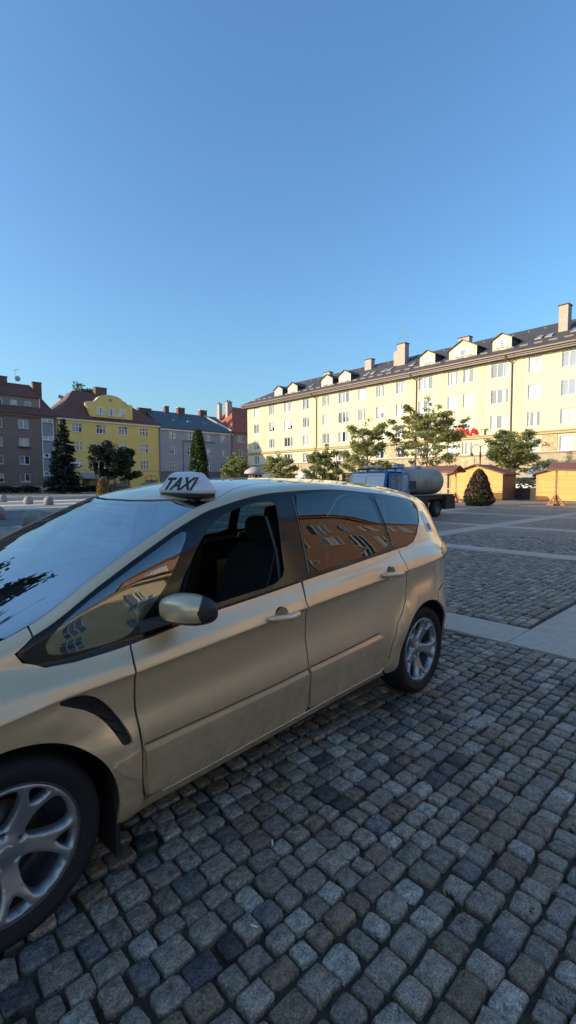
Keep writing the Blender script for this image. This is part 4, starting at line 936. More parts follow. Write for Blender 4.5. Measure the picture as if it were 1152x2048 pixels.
# roof rack and lamps on the cab
b = MB(); b.box(-.5, -.44, -.8, .8, 2.1, 2.15); b.box(.12, .18, -.75, .75, 2.08, 2.13)
for y in (-.7, .7): b.box(-.5, .16, y - .02, y + .02, 2.12, 2.16); b.box(-.48, -.44, y - .02, y + .02, 2.0, 2.1); b.box(.12, .16, y - .02, y + .02, 1.98, 2.1)
b.build('roof_rack', M_blk, tr)
for y in (-.35, .0, .3):
    b = MB(); b.cbox(.0, .2, y - .1, y + .1, 2.17, 2.25, .02); b.build('roof_lamp', mat('roof_lamp', (.65, .66, .62), .3), tr)
# chassis, tank
b = MB(); b.box(-4.9, .5, -.42, -.32, .62, .8); b.box(-4.9, .5, .32, .42, .62, .8); b.box(-4.9, -1.0, -.9, .9, .80, .98); b.build('chassis', M_blk, tr)
b = MB(); pass
for (q0, q1, q2, q3) in ((-2.6, -1.1, .55, .98), (-4.95, -4.05, .5, .99), (-4.95, -4.05, -.99, -.5), (-2.6, -1.1, -.98, -.55)):
    b = MB(); b.cbox(q0, q1, q2, q3, .34, .94, .03); b.build('side_box', M_blk, tr)
b = MB(); tr_ = .60; tc_ = (0, 0, 1.60)
b.lathe([(tr_, -4.55), (tr_, -1.35)], 40, axis='X', c=tc_); b.lathe([(0, -4.85), (.3, -4.79), (.5, -4.69), (tr_, -4.55)], 40, axis='X', c=tc_); tk_ = b.build('tank', M_tank, tr)
b = MB(); b.lathe([(0, -1.08), (.3, -1.12), (.5, -1.2), (.62, -1.35), (.635, -1.38), (.635, -1.42)], 40, axis='X', c=tc_); b.build('tank_end', M_tend, tk_)
b = MB(); 
for x in (-2.1, -3.6): b.lathe([(tr_ + .012, x), (tr_ + .012, x - .07)], 40, axis='X', c=tc_)
b.build('tank_strap', M_tend, tk_)
b = MB(); b.lathe([(.0, 2.36), (.24, 2.36), (.25, 2.2)], 18, c=(-1.75, 0, 0)); b.lathe([(.0, 2.32), (.18, 2.32), (.2, 2.2)], 18, c=(-3.2, 0, 0)); b.build('tank_hatch', M_tend, tk_)
b = MB(); b.tube([(-1.3, .3, 2.15), (-1.3, .3, 2.33), (-1.0, .25, 2.38), (-1.0, -.2, 2.38), (-1.3, -.3, 2.33), (-1.3, -.3, 2.15)], .02, 6); b.tube([(-1.02, .45, 1.0), (-1.02, .45, 1.75), (-1.02, -.1, 1.75), (-1.02, -.1, 1.0)], .022, 6); b.build('guard_rail', M_blk, tr)
b = MB(); b.box(-4.9, -1.1, .70, .96, .985, 1.02); b.box(-4.9, -1.1, -.96, -.70, .985, 1.02); b.build('walkway', mat('walkway_grey', (.2, .19, .19), .7), tr)
for wx in (-.05, -3.55):
    for s in (-1, 1):
        yo = s * .74; b = MB(); b.lathe([(.16, yo - s * .14), (.30, yo - s * .15), (.36, yo - s * .11), (.37, yo), (.36, yo + s * .11), (.30, yo + s * .15), (.2, yo + s * .13)], 28, axis='Y', c=(wx, 0, .37)); w = b.build('wheel', M_tyre, tr)
        b = MB(); b.lathe([(.0, yo + s * .06), (.08, yo + s * .07), (.1, yo + s * .02), (.18, yo + s * .04), (.21, yo + s * .135)], 20, axis='Y', c=(wx, 0, .37)); b.build('rim', mat('truck_rim', (.16, .12, .11), .6), w)
b = MB(); b.box(-5.15, -4.95, -.12, .12, .52, .68); b.lathe([(.0, 0), (.09, 0), (.09, .05), (.05, .08), (.05, .2), (.0, .22)], 14, c=(-5.22, 0, .5)); b.cbox(-5.4, -5.15, -.1, .1, .50, .62, .03); b.build('tow_hitch', M_blk, tr)
b = MB(); b.cbox(-5.02, -4.96, -.95, .95, .66, .9, .02); b.build('rear_bumper', M_blk, tr)
# ================================================================ THE TAXI: one smooth body surface S(u, v); every panel is cut from it
def pchip(xs, ys, x):
    xs = np.asarray(xs, float); ys = np.asarray(ys, float); x = np.clip(np.asarray(x, float), xs[0], xs[-1])
    h = np.diff(xs); d = np.diff(ys, axis=0) / (h if ys.ndim == 1 else h[:, None]); m = np.zeros_like(ys)
    w1 = 2 * h[1:] + h[:-1]; w2 = h[1:] + 2 * h[:-1]
    if ys.ndim > 1: w1 = w1[:, None]; w2 = w2[:, None]
    ok = d[:-1] * d[1:] > 0
    with np.errstate(divide='ignore', invalid='ignore'):
        m[1:-1] = np.where(ok, (w1 + w2) / (w1 / np.where(ok, d[:-1], 1) + w2 / np.where(ok, d[1:], 1)), 0)
    m[0] = d[0]; m[-1] = d[-1]
    i = np.clip(np.searchsorted(xs, x, 'right') - 1, 0, len(xs) - 2); t = (x - xs[i]) / h[i]
    H = h[i]
    if ys.ndim > 1: t = t[:, None]; H = H[:, None]
    return ys[i] * (2 * t**3 - 3 * t**2 + 1) + m[i] * H * (t**3 - 2 * t**2 + t) + ys[i + 1] * (-2 * t**3 + 3 * t**2) + m[i + 1] * H * (t**3 - t**2)
#            u:   -1.0    -.6    -.3     0      .45    .95    1.4    1.83   2.0    2.2    2.45   2.70   2.85   3.05   3.3    3.6    3.85
KU = np.array([-1.0,  -.6,  -.3,   0.0,   .45,   .95,   1.4,   1.83,  2.0,   2.2,   2.45,  2.70,  2.85,  3.05,  3.3,   3.6,   3.85])
ZS = np.array([0.31, 0.3, 0.29, 0.28, 0.275, 0.27, 0.26, 0.25, 0.245, 0.24, 0.235, 0.23, 0.23, 0.22, 0.21, 0.21, 0.23])
ZC = np.array([1.05, 1.045, 1.03, 1.005, 0.98, 0.952, 0.925, 0.897, 0.886, 0.872, 0.855, 0.84, 0.825, 0.8, 0.77, 0.72, 0.66])
ZB = np.array([1.10,  1.13,  1.135, 1.135, 1.118, 1.088, 1.052, 1.015, 1.000, .981,  .957,  .955,  .965,  .935,  .88,   .80,   .72])
ZD = np.array([1.4, 1.42, 1.44, 1.49, 1.535, 1.562, 1.548, 1.475, 1.415, 1.325, 1.2, 1.065, 1.01, 0.965, 0.905, 0.82, 0.73])
ZT = np.array([1.52,  1.56,  1.595, 1.620, 1.642, 1.648, 1.632, 1.572, 1.508, 1.425, 1.318, 1.210, 1.145, 1.055, .985,  .90,   .77])
YB = np.array([0.85, 0.86, 0.862, 0.87, 0.882, 0.886, 0.886, 0.884, 0.882, 0.879, 0.87, 0.85, 0.83, 0.8, 0.77, 0.74, 0.72])
YD = np.array([0.67, 0.68, 0.685, 0.69, 0.702, 0.712, 0.716, 0.72, 0.735, 0.76, 0.79, 0.815, 0.81, 0.775, 0.745, 0.71, 0.69])
YC = np.array([0.92, 0.93, 0.935, 0.938, 0.938, 0.938, 0.938, 0.938, 0.938, 0.936, 0.933, 0.928, 0.922, 0.905, 0.88, 0.85, 0.82])
RP = [(0, 1, 0), (.15, .992, .13), (.3, .97, .265), (.46, .925, .41), (.61, .86, .55), (.71, .81, .65), (.82, .735, .765), (.91, .63, .885), (.96, .53, .975), (.99, .36, 1.1), (1.0, 0, 1.4)]
RX = [(p[0]) for p in RP]; RW = [p[1] for p in RP]; RS = np.array([p[2] for p in RP]) / 1.4
def XE(z): return pchip([.2, .34, .55, .8, .98, 1.12, 1.3, 1.45, 1.56, 1.7], [-.86, -.90, -.93, -.925, -.91, -.90, -.87, -.84, -.80, -.78], z)
def XF(z): return pchip([.2, .34, .5, .66, .78, .95, 1.2], [3.66, 3.74, 3.80, 3.78, 3.72, 3.50, 3.4], z)
WHX = (0.0, 2.85)
def surf(u, v):
    u = np.atleast_1d(np.asarray(u, float)).copy(); v = np.clip(np.atleast_1d(np.asarray(v, float)), 0, 14)
    g = lambda T: pchip(KU, T, u)
    zs, zc, zb, zd, zt, yb, yd, yc = map(g, (ZS, ZC, ZB, ZD, ZT, YB, YD, YC))
    zl = .575
    Ky = [yc - .066, yc - .040, yc - .028, yc - .010, yc - .032, yc - .014, yc + .005, yc - .010, yb, yb + (yd - yb) * .42, yd, yd - .055, yd * .66, yd * .33, yd * 0]
    f = lambda q: zd + .034 + (zt - zd - .034) * (1 - q ** 2.0)
    q1 = np.ones_like(u)
    Kz = [zs, zs + .055, zs + .16, zs * 0 + zl, zc - .16, zc - .011, zc, zc + (zb - zc) * .35, zb, zb + (zd - zb) * .5, zd, zd + .034, f(.70), f(.35), zt]
    Y = np.stack(Ky, 0); Z = np.stack(Kz, 0)
    # pchip in v for every column
    V = np.arange(15.0); out = []
    i = np.clip(v.astype(int), 0, 13); t = v - i; c = np.arange(len(u))
    for A in (Y, Z):
        d = np.diff(A, axis=0); m = np.zeros_like(A); ok = d[:-1] * d[1:] > 0
        m[1:-1] = np.where(ok, 2 * d[:-1] * d[1:] / np.where(ok, d[:-1] + d[1:], 1), 0); m[0] = d[0]; m[-1] = d[-1] if A is Y else 0
        out.append(A[i, c] * (2 * t**3 - 3 * t**2 + 1) + m[i, c] * (t**3 - 2 * t**2 + t) + A[i + 1, c] * (-2 * t**3 + 3 * t**2) + m[i + 1, c] * (t**3 - t**2))
    y, z = out; x = u.copy()
    r = u < -.05; s = (-.05 - u[r]) / .95
    if r.any(): x[r] = -.05 + (XE(z[r]) + .05) * pchip(RS, RX, s); y[r] = y[r] * pchip(RS, RW, s)
    r = u > 3.1; s = (u[r] - 3.1) / .75
    if r.any(): x[r] = 3.1 + (XF(z[r]) - 3.1) * pchip(RS, RX, s); y[r] = y[r] * pchip(RS, RW, s)
    for wx in WHX:                                   # flared wheel arches
        rr = np.hypot(x - wx, z - .333); k = np.clip((.545 - rr) / .11, 0, 1); k = k * k * (3 - 2 * k)
        y = y + .024 * k * np.clip((1.02 - z) / .15, 0, 1)
    return np.stack([x, y, z], 1)
def surf_n(u, v):
    e = 2e-3; u = np.atleast_1d(np.asarray(u, float)); v = np.atleast_1d(np.asarray(v, float))
    du = surf(np.clip(u + e, -1, 3.85), v) - surf(np.clip(u - e, -1, 3.85), v); dv = surf(u, np.clip(v + e * 8, 0, 14)) - surf(u, np.clip(v - e * 8, 0, 14))
    n = np.cross(dv, du); l = np.linalg.norm(n, axis=1)[:, None]; n = n / np.where(l > 1e-12, l, 1)
    return n * np.where((n[:, 1:2] * .7 + n[:, 2:3] * .5) < -.3, -1, 1)
CAR_O = None
M_paint = bpy.data.materials.new('champagne_paint'); M_paint.use_nodes = True
_n = M_paint.node_tree.nodes; _l = M_paint.node_tree.links; _b = _n['Principled BSDF']
_b.inputs['Base Color'].default_value = (.79, .58, .355, 1); _b.inputs['Metallic'].default_value = .62; _b.inputs['Roughness'].default_value = .36
_b.inputs['Coat Weight'].default_value = 1.0; _b.inputs['Coat Roughness'].default_value = .03; _b.inputs['Coat IOR'].default_value = 1.5
_tc = _n.new('ShaderNodeTexCoord'); _z = _n.new('ShaderNodeTexNoise'); _z.inputs['Scale'].default_value = 900; _z.inputs['Detail'].default_value = 1
_l.new(_tc.outputs['Object'], _z.inputs['Vector'])
_z2 = _n.new('ShaderNodeTexNoise'); _z2.inputs['Scale'].default_value = 3.5; _z2.inputs['Detail'].default_value = 7; _l.new(_tc.outputs['Object'], _z2.inputs['Vector'])
_mr = _n.new('ShaderNodeMapRange'); _mr.inputs[1].default_value = .35; _mr.inputs[2].default_value = .75; _mr.inputs[3].default_value = .36; _mr.inputs[4].default_value = .50
_l.new(_z2.outputs['Fac'], _mr.inputs[0]); _l.new(_mr.outputs[0], _b.inputs['Roughness'])
_bp = _n.new('ShaderNodeBump'); _bp.inputs['Strength'].default_value = .02; _bp.inputs['Distance'].default_value = .0006; _l.new(_z.outputs['Fac'], _bp.inputs['Height']); _l.new(_bp.outputs[0], _b.inputs['Normal'])
# road dust low on the body: patchy, fading out above the sills
_sp = _n.new('ShaderNodeSeparateXYZ'); _l.new(_tc.outputs['Object'], _sp.inputs[0]); _h = _n.new('ShaderNodeMapRange'); _h.inputs[1].default_value = .22; _h.inputs[2].default_value = .72; _h.inputs[3].default_value = .75; _h.inputs[4].default_value = 0.04
_l.new(_sp.outputs['Z'], _h.inputs[0]); _z3 = _n.new('ShaderNodeTexNoise'); _z3.inputs['Scale'].default_value = 14; _z3.inputs['Detail'].default_value = 9; _z3.inputs['Roughness'].default_value = .7; _l.new(_tc.outputs['Object'], _z3.inputs['Vector'])
_m3 = _n.new('ShaderNodeMapRange'); _m3.inputs[1].default_value = .35; _m3.inputs[2].default_value = .75; _l.new(_z3.outputs['Fac'], _m3.inputs[0])
_mu = _n.new('ShaderNodeMath'); _mu.operation = 'MULTIPLY'; _l.new(_h.outputs[0], _mu.inputs[0]); _l.new(_m3.outputs[0], _mu.inputs[1])
_mc = _n.new('ShaderNodeMixRGB'); _mc.inputs[1].default_value = (.79, .58, .355, 1); _mc.inputs[2].default_value = (.20, .165, .12, 1); _l.new(_mu.outputs[0], _mc.inputs[0]); _l.new(_mc.outputs[0], _b.inputs['Base Color'])
_cw = _n.new('ShaderNodeMath'); _cw.operation = 'SUBTRACT'; _cw.inputs[0].default_value = 1.0; _l.new(_mu.outputs[0], _cw.inputs[1]); _l.new(_cw.outputs[0], _b.inputs['Coat Weight'])
def glass_mat(name, tint, ior, tr=1.0):
    m = bpy.data.materials.new(name); m.use_nodes = True; N = m.node_tree.nodes; L = m.node_tree.links; N.remove(N['Principled BSDF'])
    t = N.new('ShaderNodeBsdfTransparent'); t.inputs[0].default_value = (*tint, 1); g = N.new('ShaderNodeBsdfGlossy'); g.inputs['Roughness'].default_value = 0.0
    g.inputs['Color'].default_value = (.97, .99, 1, 1)
    f = N.new('ShaderNodeFresnel'); f.inputs['IOR'].default_value = ior; mx = N.new('ShaderNodeMixShader')
    gm = N.new('ShaderNodeNewGeometry'); mm = N.new('ShaderNodeMath'); mm.operation = 'SUBTRACT'; mm.inputs[0].default_value = 1; L.new(gm.outputs['Backfacing'], mm.inputs[1])
    m2 = N.new('ShaderNodeMath'); m2.operation = 'MULTIPLY'; L.new(f.outputs[0], m2.inputs[0]); L.new(mm.outputs[0], m2.inputs[1])
    L.new(m2.outputs[0], mx.inputs[0]); L.new(t.outputs[0], mx.inputs[1]); L.new(g.outputs[0], mx.inputs[2]); L.new(mx.outputs[0], N['Material Output'].inputs['Surface'])
    return m
G_wind = glass_mat('windscreen_glass', (.55, .62, .62), 6.0); G_side = glass_mat('side_glass', (.36, .44, .44), 2.6)
G_priv = glass_mat('privacy_glass', (.16, .26, .28), 1.75)
M_gloss = mat('gloss_black', (.008, .008, .009), .10, spec=.45); M_rub = mat('rubber_black', (.012, .012, .013), .6); M_plas = mat('black_plastic', (.02, .02, .022), .5)
M_int = mat('cabin_dark', (.018, .018, .02), .8); M_seat = mat('seat_cloth', (.014, .014, .016), .9, bump=.3, bscale=300)

car = empty('taxi_car', 'champagne gold people carrier taxi with alloy wheels and an open front window', 'taxi', (3.1975, 2.831, 0), R(-177.35))
def uv_many(X, Z, hi=11.0):
    """surface parameters of the points whose side view is (X, Z)"""
    X = np.asarray(X, float); Z = np.asarray(Z, float); u = X.copy()
    for _ in range(14):
        a = np.zeros_like(u); c = np.full_like(u, hi)
        for _k in range(26):
            m = (a + c) / 2; lo = surf(u, m)[:, 2] < Z; a = np.where(lo, m, a); c = np.where(lo, c, m)
        v = (a + c) / 2; e = X - surf(u, v)[:, 0]; u = np.clip(u + e * .85, -.99, 3.84)
        if np.abs(e).max() < 2e-4: break
    return [(float(p), float(q)) for p, q in zip(u, v)]
def uv_xz(x, z): return uv_many([x], [z])[0]
def arc_uv(cx, r, a0, a1, n=40, cz=.333):
    t = np.radians(np.linspace(a0, a1, n)); return uv_many(cx + r * np.cos(t), cz + r * np.sin(t))
VS = .12
def resample(poly, step=.022, closed=True):
    out = []; n = len(poly)
    for i in range(n if closed else n - 1):
        a = poly[i]; c = poly[(i + 1) % n]; d = math.hypot(c[0] - a[0], (c[1] - a[1]) * VS); k = max(1, int(math.ceil(d / step)))
        out += [(a[0] + (c[0] - a[0]) * t / k, a[1] + (c[1] - a[1]) * t / k) for t in range(k)]
    return out
def smooth_poly(pts, it=2):
    """round an outline by corner cutting"""
    for _ in range(it):
        q = []
        for i in range(len(pts)):
            a, c = pts[i], pts[(i + 1) % len(pts)]; q += [(a[0] * .8 + c[0] * .2, a[1] * .8 + c[1] * .2), (a[0] * .2 + c[0] * .8, a[1] * .2 + c[1] * .8)]
        pts = q
    return pts
def inside(P, poly):
    x, y = P[:, 0], P[:, 1]; r = np.zeros(len(P), bool); n = len(poly)
    for i in range(n):
        x1, y1 = poly[i]; x2, y2 = poly[(i + 1) % n]
        c = ((y1 > y) != (y2 > y)); 
        with np.errstate(divide='ignore', invalid='ignore'): r ^= c & (x < (x2 - x1) * (y - y1) / (y2 - y1 + 1e-30) + x1)
    return r
def surf2(u, v):
    """both halves: v runs on past the centre line (14) to 28"""
    v = np.asarray(v, float); m = v > 14; P = surf(u, np.where(m, 28 - v, v)); P[:, 1] *= np.where(m, -1, 1); return P
def surf2_n(u, v):
    v = np.asarray(v, float); m = v > 14; P = surf_n(u, np.where(m, 28 - v, v)); P[:, 1] *= np.where(m, -1, 1); 
    c = np.abs(v - 14) < .02; P[c, 1] = 0; P /= np.linalg.norm(P, axis=1)[:, None] + 1e-12; return P
def panel_arrays(outer, holes=(), off=0.0, gx=.045, gv=.33, lip=.014, dome=0.0):
    loops = [resample([(p[0], p[1]) for p in outer])] + [resample(h) for h in holes]
    pts = []; edges = []
    for lp in loops:
        o = len(pts); pts += lp; edges += [(o + i, o + (i + 1) % len(lp)) for i in range(len(lp))]
    us = [p[0] for p in loops[0]]; vs = [p[1] for p in loops[0]]
    gu, gvv = np.meshgrid(np.arange(min(us) + gx / 2, max(us), gx), np.arange(math.floor(min(vs) / gv) * gv, max(vs), gv)); g = np.stack([gu.ravel(), gvv.ravel()], 1)
    k = inside(g, loops[0])
    for h in loops[1:]: k &= ~inside(g, h)
    g = g[k]
    B = np.array(pts)
    if len(g):
        D = ((g[:, None, 0] - B[None, :, 0]) ** 2 + ((g[:, None, 1] - B[None, :, 1]) * VS) ** 2).min(1); g = g[D > .011 ** 2]
    allp = pts + [tuple(p) for p in g]
    r = geometry.delaunay_2d_cdt([Vector((p[0], p[1] * VS)) for p in allp], edges, [], 0, 1e-7)
    W = np.array([(v.x, v.y / VS) for v in r[0]]); T = np.array([tuple(f) for f in r[2] if len(f) == 3])
    c = W[T].mean(1); k = inside(c, loops[0])
    for h in loops[1:]: k &= ~inside(c, h)
    T = T[k]
    P = surf2(W[:, 0], W[:, 1]); N = surf2_n(W[:, 0], W[:, 1])
    if callable(off): k_ = off(W[:, 0], W[:, 1]); P = P + N * k_[:, None]; N = N + np.array([0, 0, .28]); N /= np.linalg.norm(N, axis=1)[:, None]
    else: P = P + N * off
    # orient
    fn = np.cross(P[T[:, 1]] - P[T[:, 0]], P[T[:, 2]] - P[T[:, 0]]); fl = (fn * N[T[:, 0]]).sum(1) < 0; T[fl] = T[fl][:, ::-1]
    # boundary edges -> inward lip
    from collections import Counter
    E = Counter(); 
    for t in T:
        for i in range(3): E[(t[i], t[(i + 1) % 3])] += 1
    bd = [(a, c_) for (a, c_) in E if (c_, a) not in E]
    V = P.tolist(); NN = N.tolist(); F = [tuple(t) for t in T]
    if lip > 0:
        m = {}; 
        def inn(i):
            if i not in m: m[i] = len(V); V.append((P[i] - N[i] * lip).tolist()); NN.append(N[i].tolist())
            return m[i]
        nf = len(F)
        for (a, c_) in bd: F.append((c_, a, inn(a), inn(c_)))
    return V, F, NN, len(T)
def mirror(A):
    V, F, N, k = A; return [(x, -y, z) for (x, y, z) in V], [tuple(reversed(f)) for f in F], [(x, -y, z) for (x, y, z) in N], k
def join(*As):
    V = []; F = []; N = []; S = []
    for (v, f, n, k) in As:
        o = len(V); V += list(v); N += list(n); F += [tuple(i + o for i in q) for q in f]; S += [i < k for i in range(len(f))]
    return V, F, N, S
def make_panel(name, A, m, parent=None, label=None):
    V, F, N, S = A if isinstance(A[3], list) else join(A)
    me = bpy.data.meshes.new(name); me.from_pydata(V, [], F); me.materials.append(m)
    me.polygons.foreach_set('use_smooth', [bool(s) for s in S])
    ln = []
    fnorm = [p.normal[:] for p in me.polygons]
    for p in me.polygons:
        for vi in p.vertices: ln.append(N[vi] if S[p.index] else fnorm[p.index])
    me.normals_split_custom_set(ln); me.update()
    o = bpy.data.objects.new(name, me); COL.objects.link(o); o.parent = parent or car
    if label: o['label'] = label
    return o
def both(name, outer, holes, m, parents=(None, None), **k):
    A = panel_arrays(outer, holes, **k); return make_panel(name, A, m, parents[0]), make_panel(name, mirror(A), m, parents[1])
g = .0032          # half gap

DLO_low = [(2.70, 7.90), (2.6, 7.86), (2.38, 7.95), (2.18, 8.01), (1.95, 8.06), (1.6, 8.03), (1.37, 8.03), (.98, 8.03), (.45, 8.08), (.33, 8.11), (.21, 8.12), (.09, 8.24), (-.006, 8.56), (-.085, 8.96), (-.13, 9.3), (-.172, 9.62), (-.15, 9.85), (-.08, 9.96), (.05, 9.99)]
DLO_top = [(.40, 10.0), (.9, 10.05), (1.35, 10.08), (1.8, 10.08), (2.0, 10.1), (2.3, 10.08), (2.55, 10.08), (2.72, 10.06), (2.785, 9.5), (2.765, 8.5)]
DLO = DLO_low + DLO_top
FW = smooth_poly([(1.80, 9.75), (1.966, 9.45), (2.10, 8.95), (2.17, 8.22), (1.94, 8.25), (1.47, 8.19), (1.45, 8.98), (1.415, 9.62), (1.44, 9.76), (1.60, 9.80)], 2)   # front window opening
FQ = smooth_poly([(1.99, 9.86), (2.33, 9.80), (2.60, 9.78), (2.685, 9.3), (2.67, 8.3), (2.40, 8.25), (2.30, 8.6), (2.15, 9.15)], 2)
# --- paint panels
fender = [(2.382, 7.96), (2.6, 7.84), (2.70, 7.88), (2.77, 8.42), (2.79, 9.5), (2.728, 10.08), (2.728, 10.93), (2.82, 10.93), (3.15, 10.93), (3.22, 10.7), (3.28, 8.6), (3.40, 6.9), (3.34, 5.2)] 
arc_all = arc_uv(2.85, .388, 20, 178, 64)
fender = fender + arc_all + [(2.468, .9), (2.47, .25), (2.36, .25), (2.352, 1.2), (2.366, 2.1), (2.366, 2.78), (2.373, 3.12), (2.385, 4.25), (2.394, 6.2), (2.394, 7.1)]
vent = smooth_poly([(2.679, 4.85), (2.669, 5.13), (2.64, 4.97), (2.604, 4.91), (2.57, 4.77), (2.537, 4.62), (2.504, 4.42), (2.472, 4.19), (2.442, 3.86), (2.421, 3.48), (2.407, 3.17), (2.405, 3.03), (2.422, 3.02), (2.453, 3.1), (2.465, 3.3), (2.485, 3.69), (2.511, 4.04), (2.544, 4.27), (2.584, 4.45), (2.624, 4.59), (2.663, 4.73)], 1)
fe = both('front_fender', fender, [vent], M_paint)
fdoor = [(2.375, 7.95)] + [(p[0], p[1]) for p in DLO_low[3:6]] + [(1.36, 8.035), (1.376, 6.95), (1.357, 4.5), (1.352, 3.4), (1.346, 2.84), (1.325, 1.33), (1.34, 1.08), (2.28, 1.10), (2.335, 1.25), (2.344, 1.5), (2.356, 2.1), (2.356, 2.76), (2.363, 3.12), (2.376, 4.25), (2.385, 6.2), (2.385, 7.1)]
circ = lambda u0, v0, r, n=20: [(u0 + r * math.cos(2 * math.pi * i / n), v0 + 0) for i in range(n)]
def circ_xz(cx, cz, r, n=24):
    t = np.linspace(0, 2 * np.pi, n, endpoint=False); return uv_many(cx + r * np.cos(t), cz + r * np.sin(t))
H1 = circ_xz(1.565, .925, .043); H2 = circ_xz(.515, 1.0, .043)
fd = both('front_door', fdoor, [H1], M_paint)
rdoor = [(1.343, 8.04), (.98, 8.03), (.45, 8.08), (.336, 8.11), (.322, 7.16), (.31, 6.4), (.295, 4.95), (.270, 4.22), (.285, 3.77), (.345, 3.52), (.424, 3.25), (.480, 2.6), (.502, 1.79), (.53, 1.3), (.60, 1.12), (1.30, 1.08), (1.317, 1.33), (1.338, 2.84), (1.343, 3.4), (1.348, 4.5), (1.367, 6.95)]
rd = both('rear_door', rdoor, [H2], M_paint)
quarter = [(.327, 8.11), (.21, 8.1), (.09, 8.22), (-.012, 8.54), (-.092, 8.95), (-.137, 9.3), (-.18, 9.62), (-.158, 9.87), (-.08, 9.99), (.05, 10.02), (.25, 10.05), (.25, 10.75), (-.2, 10.75), (-.5, 10.9), (-.565, 10.6), (-.56, 9.6), (-.52, 8.6), (-.46, 7.75), (-.345, 7.72), (-.215, 7.32), (-.195, 6.9), (-.205, 5.6), (-.24, 4.75), (-.32, 4.5), (-.40, 4.35), (-.45, 3.72), (-.15, 3.66), (-.118, 3.45)]
quarter += [p for p in reversed(arc_uv(0.0, .388, 5, 109, 44))] + [(.39, .9), (.40, .3), (.50, .3), (.545, 1.05), (.493, 1.79), (.472, 2.6), (.416, 3.25), (.338, 3.50), (.278, 3.75), (.262, 4.22), (.286, 4.95), (.302, 6.4), (.314, 7.16)]
qp = both('quarter_panel', quarter, [], M_paint)
sill = [(2.345, .98), (2.30, 1.02), (1.32, 1.0), (.60, 1.02), (.55, .95), (.51, .1), (2.36, .1)]
both('sill', sill, [], M_paint, lip=.03)
rail = [(2.722, 10.10), (2.3, 10.11), (2.0, 10.13), (1.8, 10.11), (1.35, 10.11), (.9, 10.08), (.4, 10.03), (.262, 10.05), (.262, 10.78), (-.2, 10.78), (-.5, 10.93), (-.56, 10.9), (-.56, 11.5), (-.3, 11.72), (.3, 11.78), (1.38, 11.72), (1.60, 11.48), (1.79, 11.02), (2.1, 11.0), (2.5, 11.0), (2.722, 10.95)]
rr_ = both('roof_rail', rail, [], M_paint, gv=.25)
# --- both-sided panels
mir = lambda L: [(u, 28 - v) for (u, v) in reversed(L)]
hdr = [(1.785, 11.06), (1.88, 11.8), (1.955, 12.65), (1.985, 13.4), (1.99, 14)]
roof_l = [(-.60, 14), (-.58, 12.8), (-.565, 11.55), (-.3, 11.76), (.3, 11.82), (1.38, 11.76), (1.60, 11.52), (1.775, 11.08), (1.865, 11.85), (1.94, 12.68), (1.97, 13.4), (1.975, 14)]
make_panel('roof', panel_arrays(roof_l + mir(roof_l)[1:-1], gv=.3), M_paint)
ws = [(1.99, 14), (1.985, 13.4), (1.955, 12.65), (1.88, 11.8), (1.80, 11.08), (2.1, 11.05), (2.5, 11.05), (2.80, 11.0), (2.93, 12), (3.01, 13), (3.04, 14)]
wsh = make_panel('windscreen', panel_arrays(ws + mir(ws)[1:-1], gv=.25, off=-.003), G_wind)
# black ceramic edge of the windscreen
ws_in = [(2.02, 14), (2.015, 13.4), (1.985, 12.65), (1.91, 11.8), (1.87, 11.22), (2.1, 11.18), (2.5, 11.18), (2.74, 11.2), (2.86, 12), (2.93, 13), (2.95, 14)]
make_panel('windscreen_border', panel_arrays(ws + mir(ws)[1:-1], [ws_in + mir(ws_in)[1:-1]], gv=.25, off=-.006), M_gloss, wsh)
cowl = [(2.82, 11.0), (2.95, 12), (3.03, 13), (3.06, 14), (3.14, 14), (3.12, 13), (3.05, 12), (2.93, 11.0)]
make_panel('cowl', panel_arrays(cowl[:4] + mir(cowl[:4])[1:] + [p for p in mir(cowl[4:])][0:-1] + cowl[4:], gv=.3, off=-.012), M_plas)
bon = [(3.15, 14), (3.13, 13), (3.06, 12), (2.94, 10.99), (3.15, 10.99), (3.24, 10.9), (3.36, 11.1), (3.42, 12), (3.46, 13), (3.48, 14)]
make_panel('bonnet', panel_arrays(bon + mir(bon)[1:-1], gv=.3), M_paint)
# front end (beyond the view): bumper with grille, headlights
hl = [(3.27, 10.7), (3.30, 8.9), (3.40, 7.3), (3.52, 7.6), (3.60, 9.2), (3.60, 10.4), (3.42, 10.95)]
both('headlight', hl, [], mat('headlight_glass', (.35, .36, .38), .04, spec=1), lip=.02)
gr = [(3.62, 5.0), (3.64, 9.6), (3.84, 9.6), (3.84, 5.0)]
lo = [(3.60, .9), (3.60, 2.6), (3.84, 2.6), (3.84, .9)]
fb = [(3.35, 5.15), (3.42, 6.85), (3.54, 7.4), (3.62, 9.1), (3.62, 10.45), (3.44, 11.1), (3.435, 12), (3.475, 13), (3.49, 14), (3.845, 14), (3.845, .2), (3.27, .2)] + [p for p in arc_uv(2.85, .388, 6, 18, 8)]
A1 = panel_arrays(fb, [gr, lo]); make_panel('front_bumper', join(A1, mirror(A1)), M_paint)
A2 = panel_arrays(gr, off=-.012); A3 = panel_arrays(lo, off=-.012); make_panel('grille', join(A2, mirror(A2)), M_plas); make_panel('lower_grille', join(A3, mirror(A3)), M_plas)
